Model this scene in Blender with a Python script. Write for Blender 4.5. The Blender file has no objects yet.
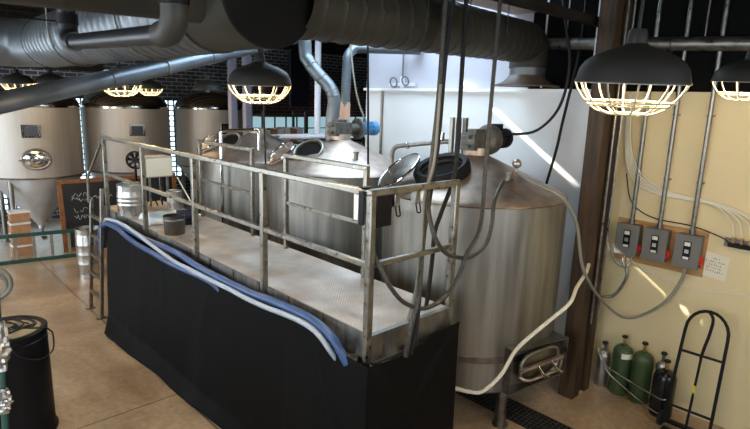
import bpy, math, random
from mathutils import Vector, Matrix
random.seed(7)
PI = math.pi
scene = bpy.context.scene
COL = scene.collection

# ------------------------------------------------------------------ mesh helpers
def frame_of(d):
    d = Vector(d).normalized()
    up = Vector((0, 0, 1)) if abs(d.z) < 0.95 else Vector((1, 0, 0))
    a = up.cross(d).normalized()
    return a, d.cross(a).normalized(), d

def smooth_path(pts, n=6, closed=False):
    P = [Vector(p) for p in pts]
    N = len(P); out = []
    rng = N if closed else N - 1
    for i in range(rng):
        if closed:
            p0, p1, p2, p3 = P[i-1], P[i], P[(i+1) % N], P[(i+2) % N]
        else:
            p1, p2 = P[i], P[i+1]
            p0 = P[i-1] if i > 0 else p1 * 2 - p2
            p3 = P[i+2] if i+2 < N else p2 * 2 - p1
        for k in range(n):
            t = k / n
            out.append(0.5 * ((2*p1) + (p2-p0)*t + (2*p0-5*p1+4*p2-p3)*t*t + (3*p1-p0-3*p2+p3)*t**3))
    if not closed: out.append(P[-1])
    return out

def bend_path(pts, rad, n=6):
    P = [Vector(p) for p in pts]; out = [P[0]]
    for i in range(1, len(P)-1):
        a = (P[i-1]-P[i]); b = (P[i+1]-P[i])
        r = min(rad, a.length*.49, b.length*.49)
        s = P[i] + a.normalized()*r; e = P[i] + b.normalized()*r
        for k in range(n+1):
            t = k/n
            out.append((1-t)**2*s + 2*t*(1-t)*P[i] + t*t*e)
    out.append(P[-1])
    return out

class MB:
    def __init__(s): s.v = []; s.f = []
    def add(s, vs, fs):
        o = len(s.v); s.v += [Vector(x) for x in vs]; s.f += [tuple(i+o for i in f) for f in fs]; return s
    def box(s, c, size, rz=0, M=None):
        x, y, z = [q/2 for q in size]
        vs = [Vector((a*x, b*y, d*z)) for d in (-1, 1) for b in (-1, 1) for a in (-1, 1)]
        if M is None: M = Matrix.Rotation(rz, 3, 'Z')
        return s.add([M @ p + Vector(c) for p in vs],
                     [(0,2,3,1),(4,5,7,6),(0,1,5,4),(1,3,7,5),(3,2,6,7),(2,0,4,6)])
    def bb(s, a, b):
        return s.box([(p+q)/2 for p, q in zip(a, b)], [abs(p-q) for p, q in zip(a, b)])
    def bar(s, a, b, w, h=None, up=(0,0,1)):
        a = Vector(a); b = Vector(b); d = (b-a); h = h or w
        u = Vector(up); dn = d.normalized()
        if abs(u.dot(dn)) > .98: u = Vector((0, 1, 0))
        x = u.cross(dn).normalized(); y = dn.cross(x)
        M = Matrix((x, y, dn)).transposed()
        return s.box((a+b)/2, (w, h, d.length), M=M)
    def prism(s, poly, ext):
        n = len(poly); e = Vector(ext)
        vs = [Vector(p) for p in poly] + [Vector(p)+e for p in poly]
        fs = [tuple(range(n-1, -1, -1)), tuple(range(n, 2*n))]
        fs += [(i, (i+1) % n, n+(i+1) % n, n+i) for i in range(n)]
        return s.add(vs, fs)
    def tube(s, path, r, seg=10, cap=True, closed=False, flat=1.0):
        P = [Vector(p) for p in path]; n = len(P)
        R = r if isinstance(r, (list, tuple)) else [r]*n
        T = []
        for i in range(n):
            if closed: t = P[(i+1) % n]-P[i-1]
            else: t = P[min(i+1, n-1)]-P[max(i-1, 0)]
            T.append(t.normalized() if t.length > 1e-9 else Vector((0,0,1)))
        a, b, _ = frame_of(T[0]); vs = []; fs = []
        for i in range(n):
            if i:
                q = T[i-1].rotation_difference(T[i]); a = q @ a
                a = (a - T[i]*a.dot(T[i])).normalized()
            b = T[i].cross(a)
            for k in range(seg):
                w = 2*PI*k/seg
                vs.append(P[i] + (a*math.cos(w) + b*math.sin(w)*flat)*R[i])
        for i in range(n if closed else n-1):
            j = (i+1) % n
            for k in range(seg):
                l = (k+1) % seg
                fs.append((i*seg+k, i*seg+l, j*seg+l, j*seg+k))
        if cap and not closed:
            fs.append(tuple(range(seg-1, -1, -1))); fs.append(tuple((n-1)*seg+k for k in range(seg)))
        return s.add(vs, fs)
    def lathe(s, prof, o=(0,0,0), axis=(0,0,1), seg=32, a0=0, a1=2*PI):
        a, b, d = frame_of(axis); o = Vector(o); n = len(prof)
        full = abs(a1-a0-2*PI) < 1e-6; m = seg if full else seg+1
        vs = []; fs = []
        for r, z in prof:
            for k in range(m):
                w = a0+(a1-a0)*k/seg
                vs.append(o + d*z + (a*math.cos(w)+b*math.sin(w))*max(r, 1e-4))
        for i in range(n-1):
            for k in range(seg):
                l = (k+1) % m
                fs.append((i*m+k, i*m+l, (i+1)*m+l, (i+1)*m+k))
        return s.add(vs, fs)
    def cyl(s, a, b, r, seg=20, r2=None):
        a = Vector(a); b = Vector(b); L = (b-a).length; r2 = r if r2 is None else r2
        return s.lathe([(0,0),(r,0),(r2,L),(0,L)], a, b-a, seg)
    def ball(s, c, r, seg=16, sz=1.0):
        n = 10
        return s.lathe([(r*math.sin(PI*i/n), -r*sz*math.cos(PI*i/n)) for i in range(n+1)], c, (0,0,1), seg)
    def ring(s, c, axis, R, r, seg=36, ts=8, flat=1.0):
        a, b, d = frame_of(axis); c = Vector(c)
        return s.tube([c+(a*math.cos(2*PI*k/seg)+b*math.sin(2*PI*k/seg))*R for k in range(seg)], r, ts, closed=True, flat=flat)
    def grid(s, fn, nu, nv):
        vs = [fn(i/nu, j/nv) for j in range(nv+1) for i in range(nu+1)]
        return s.add(vs, [(j*(nu+1)+i, j*(nu+1)+i+1, (j+1)*(nu+1)+i+1, (j+1)*(nu+1)+i) for j in range(nv) for i in range(nu)])
    def build(s, name, mat, parent=None, loc=None, ang=35, bevel=0):
        if parent is not None: o = Vector(ORG[parent.name])
        else: o = Vector(loc or (0, 0, 0))
        me = bpy.data.meshes.new(name)
        me.from_pydata([tuple(p-o) for p in s.v], [], s.f); me.validate(); me.update()
        import bmesh
        bm = bmesh.new(); bm.from_mesh(me); bmesh.ops.recalc_face_normals(bm, faces=bm.faces[:]); bm.to_mesh(me); bm.free()
        me.polygons.foreach_set('use_smooth', [True]*len(me.polygons))
        me.set_sharp_from_angle(angle=math.radians(ang))
        if mat is not None: me.materials.append(mat)
        ob = bpy.data.objects.new(name, me); COL.objects.link(ob)
        if parent is not None:
            ob.parent = parent
        else:
            ob.location = o
        ORG[ob.name] = tuple(o)
        if bevel:
            m = ob.modifiers.new('bevel', 'BEVEL'); m.width = bevel; m.segments = 2; m.limit_method = 'ANGLE'; m.angle_limit = math.radians(40)
        return ob
ORG = {}

def thing(name, label, cat, loc, group=None):
    o = bpy.data.objects.new(name, None); COL.objects.link(o); o.location = loc
    o.empty_display_size = .1
    o['label'] = label; o['category'] = cat
    if group: o['group'] = group
    ORG[o.name] = tuple(loc); return o
def tag(o, label, cat, group=None):
    o['label'] = label; o['category'] = cat
    if group: o['group'] = group
    return o
def struct(mb, name, mat, **k):
    o = mb.build(name, mat, **k); o['kind'] = 'structure'; return o
def dup(root, loc, label):
    r = root.copy(); COL.objects.link(r); r.location = loc; r['label'] = label
    for ch in list(root.children):
        c = ch.copy(); COL.objects.link(c); c.parent = r
        if c.type == 'LIGHT': c.data = ch.data
        for g in list(ch.children):
            d = g.copy(); COL.objects.link(d); d.parent = c
    return r

# ------------------------------------------------------------------ materials
def nodes_of(name):
    m = bpy.data.materials.new(name); m.use_nodes = True
    nt = m.node_tree; b = nt.nodes['Principled BSDF']; return m, nt, b
def N(nt, t, **k):
    n = nt.nodes.new(t)
    for a, v in k.items(): setattr(n, a, v)
    return n
def mat(name, col, rough=.5, metal=0, var=.0, vscale=(6,6,6), rvar=0, bump=0, bscale=None, col2=None, detail=4, coat=0, contrast=(.35,.65)):
    m, nt, b = nodes_of(name)
    b.inputs['Base Color'].default_value = (*col, 1); b.inputs['Roughness'].default_value = rough
    b.inputs['Metallic'].default_value = metal
    if coat: b.inputs['Coat Weight'].default_value = coat
    if var or rvar or bump or col2:
        tc = N(nt, 'ShaderNodeTexCoord'); mp = N(nt, 'ShaderNodeMapping'); mp.inputs['Scale'].default_value = vscale
        nt.links.new(tc.outputs['Object'], mp.inputs['Vector'])
        nz = N(nt, 'ShaderNodeTexNoise'); nz.inputs['Scale'].default_value = 1; nz.inputs['Detail'].default_value = detail
        nt.links.new(mp.outputs['Vector'], nz.inputs['Vector'])
        if var or col2:
            rp = N(nt, 'ShaderNodeValToRGB'); e = rp.color_ramp.elements
            e[0].position, e[1].position = contrast
            c2 = col2 or tuple(c*(1-var) for c in col)
            e[0].color = (*c2, 1); e[1].color = (*col, 1)
            nt.links.new(nz.outputs['Fac'], rp.inputs['Fac']); nt.links.new(rp.outputs['Color'], b.inputs['Base Color'])
        if rvar:
            mr = N(nt, 'ShaderNodeMapRange'); mr.inputs['To Min'].default_value = max(.03, rough-rvar); mr.inputs['To Max'].default_value = min(1, rough+rvar)
            mr.inputs['From Min'].default_value = .3; mr.inputs['From Max'].default_value = .7
            nt.links.new(nz.outputs['Fac'], mr.inputs['Value']); nt.links.new(mr.outputs['Result'], b.inputs['Roughness'])
        if bump:
            src = nz
            if bscale:
                mp2 = N(nt, 'ShaderNodeMapping'); mp2.inputs['Scale'].default_value = bscale
                nt.links.new(tc.outputs['Object'], mp2.inputs['Vector'])
                src = N(nt, 'ShaderNodeTexNoise'); src.inputs['Scale'].default_value = 1; src.inputs['Detail'].default_value = 3
                nt.links.new(mp2.outputs['Vector'], src.inputs['Vector'])
            bp = N(nt, 'ShaderNodeBump'); bp.inputs['Strength'].default_value = bump; bp.inputs['Distance'].default_value = .02
            nt.links.new(src.outputs['Fac'], bp.inputs['Height']); nt.links.new(bp.outputs['Normal'], b.inputs['Normal'])
    return m
def emit(name, col, strength):
    m, nt, b = nodes_of(name)
    b.inputs['Base Color'].default_value = (*col, 1)
    b.inputs['Emission Color'].default_value = (*col, 1); b.inputs['Emission Strength'].default_value = strength
    return m

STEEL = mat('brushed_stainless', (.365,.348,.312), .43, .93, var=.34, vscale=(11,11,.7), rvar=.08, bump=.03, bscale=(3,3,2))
STEEL_CONE = mat('stainless_top_warm_reflection', (.57,.46,.385), .46, .85, var=.28, vscale=(9,9,9), rvar=.08, bump=.05, bscale=(4,4,4))  # warm reflection of wood and lamps put into the base colour
STEEL_DK = mat('worn_stainless', (.26,.235,.20), .42, 1, var=.4, vscale=(9,9,9), rvar=.1)
FERM = mat('fermenter_stainless', (.46,.42,.37), .6, .65, var=.12, vscale=(12,12,.5), rvar=.05)
FERM_DOME = mat('fermenter_dome_stainless', (.55,.52,.47), .16, 1, var=.1, vscale=(4,4,4))
CONE_F = mat('fermenter_cone_stainless', (.80,.82,.84), .36, .6, var=.1, vscale=(4,4,4), bump=.12, bscale=(3,3,3))  # pale base holds the bright floor's reflection on the cones
GALV = mat('galvanised_steel', (.32,.31,.28), .4, .95, var=.4, vscale=(18,14,14), rvar=.14)
RAIL = mat('railing_steel', (.33,.31,.265), .36, 1, var=.3, vscale=(20,20,20), rvar=.12)
FASCIA = mat('dull_galvanised_channel', (.30,.29,.26), .45, .9, var=.55, vscale=(16,16,5), rvar=.15, contrast=(.3,.7))
CHROME = mat('chrome', (.75,.73,.7), .12, 1)
IRON = mat('cast_iron_grey', (.16,.155,.14), .55, .6, var=.4, vscale=(18,14,14), bump=.2)
BLACKPL = mat('black_plastic', (.008,.008,.009), .38)
RUBBER = mat('black_rubber', (.012,.012,.012), .6)
BLACKMET = mat('black_powder_coat', (.008,.008,.009), .42)
PIPEBLK = mat('black_drain_pipe', (.012,.013,.014), .4, var=.3, vscale=(20,20,20))
def matte(m, v):
    m.node_tree.nodes['Principled BSDF'].inputs['Specular IOR Level'].default_value = v
for m_ in (BLACKMET, RUBBER, BLACKPL): matte(m_, .16)
CABLE = mat('black_cable_jacket', (.012,.0115,.0105), .55); matte(CABLE, .25)
CABLEGREY = mat('grey_cable_jacket', (.22,.21,.17), .5)
HOSEGREY = mat('grey_braided_hose', (.055,.052,.040), .5, var=.6, vscale=(30,30,30))
BLUEMOT = mat('blue_motor_paint', (.06,.25,.50), .35)
WHITEPAINT = mat('white_paint', (.80,.80,.78), .5)
LAVPIPE = mat('white_pvc_pipe', (.72,.73,.80), .4)
TANPIPE = mat('copper_tan_sleeve', (.60,.36,.24), .5)
BLUEHOSE = mat('blue_hose', (.038,.092,.24), .38, var=.3, vscale=(5,5,5))
CLEARHOSE = mat('milky_hose', (.37,.42,.48), .38)
CREAMHOSE = mat('cream_hose', (.72,.68,.55), .4)
TIMBER = mat('dark_timber', (.066,.035,.014), .65, var=.65, vscale=(22,22,2.0), bump=.25)
JOIST = mat('dark_joist', (.030,.024,.019), .75, var=.5, vscale=(3,12,12))
TANBOARD = mat('raw_ceiling_board', (.40,.27,.19), .7, var=.4, vscale=(3,14,14))
PLY = mat('varnished_plywood', (.46,.25,.085), .38, var=.35, vscale=(3,3,26))
BOXGREY = mat('switch_box_grey', (.145,.145,.135), .45)
RED = mat('red_plastic', (.55,.02,.02), .35)
GREENCYL = mat('green_cylinder_paint', (.045,.078,.030), .35, var=.2, vscale=(8,8,8))
BLACKCYL = mat('black_cylinder_paint', (.008,.009,.010), .22)
SILVCYL = mat('aluminium_cylinder', (.55,.54,.50), .38, .9, var=.3, vscale=(10,10,10))
BRASS = mat('brass', (.55,.38,.13), .3, 1)
PAPER = mat('paper', (.72,.68,.54), .7)
INK = mat('ink', (.03,.03,.03), .6)
CHALK = mat('chalk', (.62,.62,.60), .9)
SLATE = mat('chalkboard_black', (.016,.017,.018), .45, var=.4, vscale=(3,3,3))
WOODFRAME = mat('oiled_wood_frame', (.27,.105,.035), .45, var=.35, vscale=(10,10,10))
DRUMTOP = mat('tan_board_top', (.50,.39,.24), .5, var=.2, vscale=(7,7,7))
GREENPAINT = mat('green_fibreglass', (.012,.055,.038), .45)
CARDB = mat('cardboard', (.42,.22,.11), .7, var=.2, vscale=(9,9,9))
KEGST = mat('keg_stainless', (.55,.53,.49), .34, 1, var=.25, vscale=(8,8,3), rvar=.1)
DUCTSILV = mat('spiral_duct_galvanised', (.19,.21,.225), .45, .75, var=.25, vscale=(5,1.5,5), rvar=.08)
DUCTDK = mat('spiral_duct_olive_and_shade', (.044,.040,.028), .55, 0, var=.3, vscale=(3,3,3)); matte(DUCTDK, .4)
DUCTCAP = mat('duct_cap_dark', (.008,.0075,.0065), .8); matte(DUCTCAP, .15)
AUGER = mat('auger_tube_galvanised', (.22,.25,.285), .38, .75, var=.3, vscale=(4,4,4), rvar=.08)
SHADE = mat('lamp_shade_black', (.017,.016,.013), .55); matte(SHADE, .35)
LINER = mat('lamp_shade_white_inside', (.85,.82,.72), .6)
CAGE = mat('cream_wire_cage', (.27,.25,.19), .5)
BULB = emit('glowing_bulb', (1,.82,.52), 18)
MANIF = mat('plum_backing_plate', (.20,.16,.19), .5)
CREAMPL = mat('cabinet_ivory', (.36,.34,.29), .45)
NAVY = mat('navy_pump_paint', (.012,.016,.045), .4)
REDBROWN = mat('dark_red_panel', (.10,.025,.022), .5)
LABELWH = mat('label_white', (.75,.75,.72), .5)
YELLOW = mat('yellow_sticker', (.65,.55,.06), .5)
DRAIN = mat('drain_grating', (.13,.13,.12), .45, .8, var=.3, vscale=(9,9,9))
BUCKET = mat('dull_brown_bucket', (.10,.08,.06), .5, .5, var=.3)
BRICKGREY = mat('grey_window_bars', (.10,.11,.12), .7)
DARKVOID = mat('dark_interior', (.012,.011,.010), .8)
LABGREY = mat('plate_dark', (.06,.07,.08), .3, .6)

for m_ in (DARKVOID, JOIST): matte(m_, .05)
def floor_mat():
    m, nt, b = nodes_of('stained_concrete')
    tc = N(nt, 'ShaderNodeTexCoord')
    n1 = N(nt, 'ShaderNodeTexNoise'); n1.inputs['Scale'].default_value = .7; n1.inputs['Detail'].default_value = 8; n1.inputs['Roughness'].default_value = .65
    n1.inputs['Distortion'].default_value = 1.2
    n2 = N(nt, 'ShaderNodeTexNoise'); n2.inputs['Scale'].default_value = 16; n2.inputs['Detail'].default_value = 6
    nt.links.new(tc.outputs['Object'], n1.inputs['Vector']); nt.links.new(tc.outputs['Object'], n2.inputs['Vector'])
    r = N(nt, 'ShaderNodeValToRGB'); e = r.color_ramp.elements
    e[0].position = .3; e[0].color = (.27,.18,.105,1); e[1].position = .72; e[1].color = (.58,.43,.275,1)
    nt.links.new(n1.outputs['Fac'], r.inputs['Fac'])
    mx = N(nt, 'ShaderNodeMixRGB'); mx.blend_type = 'MULTIPLY'; mx.inputs['Fac'].default_value = .55
    r2 = N(nt, 'ShaderNodeValToRGB'); r2.color_ramp.elements[0].position = .3; r2.color_ramp.elements[0].color = (.55,.52,.5,1); r2.color_ramp.elements[1].position = .65
    nt.links.new(n2.outputs['Fac'], r2.inputs['Fac'])
    nt.links.new(r.outputs['Color'], mx.inputs[1]); nt.links.new(r2.outputs['Color'], mx.inputs[2])
    # saw-cut joints
    sp = N(nt, 'ShaderNodeSeparateXYZ'); nt.links.new(tc.outputs['Object'], sp.inputs[0])
    def joint(sock, pos, per):
        a = N(nt, 'ShaderNodeMath', operation='SUBTRACT'); nt.links.new(sock, a.inputs[0]); a.inputs[1].default_value = pos
        p = N(nt, 'ShaderNodeMath', operation='PINGPONG'); nt.links.new(a.outputs[0], p.inputs[0]); p.inputs[1].default_value = per/2
        l = N(nt, 'ShaderNodeMath', operation='LESS_THAN'); nt.links.new(p.outputs[0], l.inputs[0]); l.inputs[1].default_value = .008
        return l
    j1 = joint(sp.outputs['X'], 2.32, 40); j2 = joint(sp.outputs['Y'], 5.61, 40)
    mxj = N(nt, 'ShaderNodeMath', operation='MAXIMUM'); nt.links.new(j1.outputs[0], mxj.inputs[0]); nt.links.new(j2.outputs[0], mxj.inputs[1])
    m2 = N(nt, 'ShaderNodeMixRGB'); nt.links.new(mxj.outputs[0], m2.inputs['Fac']); nt.links.new(mx.outputs[0], m2.inputs[1]); m2.inputs[2].default_value = (.06,.04,.025,1)
    nt.links.new(m2.outputs[0], b.inputs['Base Color'])
    mr = N(nt, 'ShaderNodeMapRange'); mr.inputs['To Min'].default_value = .22; mr.inputs['To Max'].default_value = .42
    nt.links.new(n1.outputs['Fac'], mr.inputs['Value']); nt.links.new(mr.outputs[0], b.inputs['Roughness'])
    bp = N(nt, 'ShaderNodeBump'); bp.inputs['Strength'].default_value = .15; bp.inputs['Distance'].default_value = .01
    nt.links.new(n2.outputs['Fac'], bp.inputs['Height']); nt.links.new(bp.outputs[0], b.inputs['Normal'])
    return m
FLOOR = floor_mat()

def brick_mat(name, c1, c2, mortar, along='X', scale=1.0):
    m, nt, b = nodes_of(name)
    tc = N(nt, 'ShaderNodeTexCoord'); sp = N(nt, 'ShaderNodeSeparateXYZ'); cb = N(nt, 'ShaderNodeCombineXYZ')
    nt.links.new(tc.outputs['Object'], sp.inputs[0]); nt.links.new(sp.outputs[along], cb.inputs['X']); nt.links.new(sp.outputs['Z'], cb.inputs['Y'])
    br = N(nt, 'ShaderNodeTexBrick'); br.inputs['Scale'].default_value = scale
    br.inputs['Brick Width'].default_value = .30; br.inputs['Row Height'].default_value = .11; br.inputs['Mortar Size'].default_value = .012
    br.inputs['Color1'].default_value = (*c1,1); br.inputs['Color2'].default_value = (*c2,1); br.inputs['Mortar'].default_value = (*mortar,1)
    nt.links.new(cb.outputs[0], br.inputs['Vector'])
    nz = N(nt, 'ShaderNodeTexNoise'); nz.inputs['Scale'].default_value = 1.3; nz.inputs['Detail'].default_value = 5
    nt.links.new(tc.outputs['Object'], nz.inputs['Vector'])
    mx = N(nt, 'ShaderNodeMixRGB'); mx.blend_type = 'MULTIPLY'; mx.inputs['Fac'].default_value = .8
    rp = N(nt, 'ShaderNodeValToRGB'); rp.color_ramp.elements[0].position = .35; rp.color_ramp.elements[0].color = (.25,.25,.27,1); rp.color_ramp.elements[1].position = .62
    nt.links.new(nz.outputs['Fac'], rp.inputs['Fac']); nt.links.new(br.outputs['Color'], mx.inputs[1]); nt.links.new(rp.outputs['Color'], mx.inputs[2])
    nt.links.new(mx.outputs[0], b.inputs['Base Color']); b.inputs['Roughness'].default_value = .85
    bp = N(nt, 'ShaderNodeBump'); bp.inputs['Strength'].default_value = .4; bp.inputs['Distance'].default_value = .02; bp.invert = True
    nt.links.new(br.outputs['Fac'], bp.inputs['Height']); nt.links.new(bp.outputs[0], b.inputs['Normal'])
    return m
BRICK = brick_mat('dark_grey_brick', (.085,.075,.075), (.045,.045,.05), (.40,.42,.46))  # dark grey brick with patches of uneven tone
REDBRICK = brick_mat('red_brick_lintel', (.17,.075,.065), (.11,.06,.055), (.30,.25,.24))
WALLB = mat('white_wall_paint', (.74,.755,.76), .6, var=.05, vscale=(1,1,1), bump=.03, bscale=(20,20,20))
WALLW = mat('lamp_warmed_wall_paint', (.68,.57,.325), .6, var=.06, vscale=(1,1,1), bump=.03, bscale=(20,20,20))  # the lamps' warm light is put into this yellower wall colour
WALLUP = mat('lavender_grey_wall_paint', (.50,.49,.55), .7, var=.1, vscale=(1,1,1))
DARKWALL = mat('near_black_wall', (.006,.006,.0055), .9)
CEIL = mat('brown_ceiling_boards', (.20,.135,.09), .8, var=.4, vscale=(1,9,2))

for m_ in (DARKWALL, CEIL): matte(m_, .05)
def tread_mat():
    m, nt, b = nodes_of('diamond_tread_plate')
    b.inputs['Metallic'].default_value = .55; b.inputs['Roughness'].default_value = .45
    tc = N(nt, 'ShaderNodeTexCoord'); sp = N(nt, 'ShaderNodeSeparateXYZ'); nt.links.new(tc.outputs['Object'], sp.inputs[0])
    def M(op, a, c=None):
        n = N(nt, 'ShaderNodeMath', operation=op)
        for i, q in enumerate((a, c)):
            if q is None: continue
            if hasattr(q, 'is_output'): nt.links.new(q, n.inputs[i])
            else: n.inputs[i].default_value = q
        return n.outputs[0]
    s_ = M('ADD', sp.outputs['X'], sp.outputs['Y']); d_ = M('SUBTRACT', sp.outputs['X'], sp.outputs['Y'])
    K = 2*PI/.062
    p = M('MULTIPLY', M('SINE', M('MULTIPLY', s_, K)), M('SINE', M('MULTIPLY', d_, K)))
    h = M('POWER', M('ABSOLUTE', p), .6)
    bp = N(nt, 'ShaderNodeBump'); bp.inputs['Strength'].default_value = .7; bp.inputs['Distance'].default_value = .006
    nt.links.new(h, bp.inputs['Height']); nt.links.new(bp.outputs[0], b.inputs['Normal'])
    nz = N(nt, 'ShaderNodeTexNoise'); nz.inputs['Scale'].default_value = 2.2; nz.inputs['Detail'].default_value = 7
    nt.links.new(tc.outputs['Object'], nz.inputs['Vector'])
    rp = N(nt, 'ShaderNodeValToRGB'); e = rp.color_ramp.elements
    e[0].position = .33; e[0].color = (.39,.305,.225,1); e[1].position = .68; e[1].color = (.69,.635,.58,1)
    nt.links.new(nz.outputs['Fac'], rp.inputs['Fac']); nt.links.new(rp.outputs[0], b.inputs['Base Color'])
    return m
TREAD = tread_mat()

def cloth_mat():
    m, nt, b = nodes_of('black_cloth')
    b.inputs['Base Color'].default_value = (.0048,.0045,.0042,1); b.inputs['Roughness'].default_value = .7
    b.inputs['Specular IOR Level'].default_value = .08
    tc = N(nt, 'ShaderNodeTexCoord'); nz = N(nt, 'ShaderNodeTexNoise'); nz.inputs['Scale'].default_value = 3; nz.inputs['Detail'].default_value = 3
    nt.links.new(tc.outputs['Object'], nz.inputs['Vector'])
    bp = N(nt, 'ShaderNodeBump'); bp.inputs['Strength'].default_value = .25; bp.inputs['Distance'].default_value = .03
    nt.links.new(nz.outputs['Fac'], bp.inputs['Height']); nt.links.new(bp.outputs[0], b.inputs['Normal'])
    return m
CLOTH = cloth_mat()

DAY_BACK = emit('daylit_glass_and_brick', (.66,.88,1.0), 2.4)
DAY_DIM = emit('daylit_glass_shaded', (.50,.80,.90), .5)
DAY_SIDE = emit('added_daylight_side', (.80,.90,1.0), 9.0)
DAY_SKY = emit('daylit_skylight', (.62,.82,1.0), 8.0)
DAY_FRONT = emit('added_daylight_front', (.85,.92,1.0), 4.0)

# ------------------------------------------------------------------ the room
XW, YB, ZC = 6.45, 16.2, 5.25
struct(MB().bb((-3.6,-3.1,-.12), (18.2,16.4,0)), 'floor', FLOOR)
c = MB()     # ceiling slab with a broad skylight and two added slots that shape the sun streaks
SX0, SX1, SY0, SY1 = 5.56, 5.96, 7.28, 7.42
KX0, KX1, KY0, KY1 = 4.0, 6.3, 4.3, 6.9
HOLES = [(KX0,KX1,KY0,KY1),(SX0,SX1,SY0,SY1),(5.14,5.30,7.66,7.80)]
y = -3.1
for x0,x1,y0,y1 in HOLES:
    c.bb((-3.6,y,ZC),(18.2,y0,ZC+.02)); c.bb((-3.6,y0,ZC),(x0,y1,ZC+.02)); c.bb((x1,y0,ZC),(18.2,y1,ZC+.02)); y = y1
c.bb((-3.6,y,ZC),(18.2,16.4,ZC+.02))
struct(c, 'ceiling', CEIL)
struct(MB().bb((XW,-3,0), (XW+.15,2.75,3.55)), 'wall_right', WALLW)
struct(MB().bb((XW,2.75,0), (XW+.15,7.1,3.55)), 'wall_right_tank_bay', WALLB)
struct(MB().bb((XW,3.95,3.55), (XW+.15,7.1,ZC)), 'wall_right_upper', WALLUP)
struct(MB().bb((XW-.01,-3,3.55), (XW+.15,3.95,ZC)), 'wall_right_upper_dark', DARKWALL)  # unlit wall above the lampshades, its shade put into the black colour
struct(MB().bb((XW-.07,3.0,3.53), (XW,7.1,3.57)), 'trim_1', WHITEPAINT)
struct(MB().bb((XW+.15,6.95,0), (18,7.1,ZC)), 'wall_return', DARKWALL)
# back wall with two window openings
W = [(2.2,4.75,.35,3.2), (6.45,8.0,.9,3.2), (9.6,17.0,1.9,2.75)]  # first two panes also glow in place of daylit brick between fermenters
b = MB(); xs = -3.5
for x0,x1,z0,z1 in W:
    b.bb((xs,YB,0),(x0,YB+.2,ZC)); b.bb((x0,YB,0),(x1,YB+.2,z0)); b.bb((x0,YB,z1),(x1,YB+.2,ZC)); xs = x1
b.bb((xs,YB,0),(18,YB+.2,ZC))
struct(b, 'wall_back', BRICK)
def window(n, a, bq, normal, mat_, nx, nz, fr=DARKVOID):
    """pane + frame + mullions in the opening a..b, lying in a plane of constant x or y"""
    a = Vector(a); bq = Vector(bq)
    ax = 0 if normal == 'y' else 1
    o = 1-ax
    w = struct(MB().bb(a, [q + (.02 if i == o else 0) for i, q in enumerate(bq)]), 'window_%d' % n, mat_)
    m = MB(); d = -.05 if n <= 3 else (.05)
    u0, u1, z0, z1 = a[ax], bq[ax], a.z, bq.z
    def seg(ua, ub, za, zb):
        p = [0,0,za]; q = [0,0,zb]; p[ax] = ua; q[ax] = ub; p[o] = a[o]+d; q[o] = a[o]
        m.bb(p, q)
    t = .035
    for i in range(nx+1):
        u = u0+(u1-u0)*i/nx; seg(u-t/2, u+t/2, z0, z1)
    for k in range(nz+1):
        z = z0+(z1-z0)*k/nz; seg(u0, u1, z-t/2, z+t/2)
    m.build('window_frame', fr, parent=w)
for i, (x0,x1,z0,z1) in enumerate(W):
    window(i+1, (x0,YB+.1,z0), (x1,YB+.1,z1), 'y', DAY_BACK if i < 2 else DAY_DIM, int((x1-x0)/(.16 if i < 2 else .45)), int((z1-z0)/(.15 if i < 2 else .4)), BRICKGREY if i < 2 else DARKVOID)
# left wall with unseen windows added for extra daylight, front wall behind the camera
WL = [(-.5,2.6,1.9,4.3), (4.2,7.4,1.9,4.3), (9.4,14.6,.9,3.6)]
b = MB(); ys = -3
for y0,y1,z0,z1 in WL:
    b.bb((-3.6,ys,0),(-3.5,y0,ZC)); b.bb((-3.6,y0,0),(-3.5,y1,z0)); b.bb((-3.6,y0,z1),(-3.5,y1,ZC)); ys = y1
b.bb((-3.6,ys,0),(-3.5,YB+.2,ZC))
struct(b, 'wall_left', brick_mat('dark_brick_left', (.10,.065,.06), (.055,.045,.05), (.30,.30,.33), 'Y'))
for i, (y0,y1,z0,z1) in enumerate(WL):
    window(4+i, (-3.55,y0,z0), (-3.55,y1,z1), 'x', DAY_SIDE, 5, 4)
sk = struct(MB().bb((KX0,KY0,ZC+.01),(KX1,KY1,ZC+.03)), 'window_8', DAY_SKY)
for x in (KX0,(2*KX0+KX1)/3,(KX0+2*KX1)/3,KX1): MB().bb((x-.03,KY0,ZC-.05),(x+.03,KY1,ZC+.01)).build('window_frame', DARKVOID, sk)
b = MB(); x0,x1,z0,z1 = -.5,4.5,2.0,4.2
b.bb((-3.6,-3.1,0),(x0,-3,ZC)); b.bb((x1,-3.1,0),(18,-3,ZC)); b.bb((x0,-3.1,0),(x1,-3,z0)); b.bb((x0,-3.1,z1),(x1,-3,ZC))
struct(b, 'wall_front', DARKWALL)
window(7, (x0,-3.05,z0), (x1,-3.05,z1), 'y', DAY_FRONT, 6, 3)  # unseen pane added to brighten the room from behind the camera
struct(MB().bb((18,6.95,0),(18.1,YB+.2,ZC)), 'wall_far_right', DARKWALL)
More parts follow.
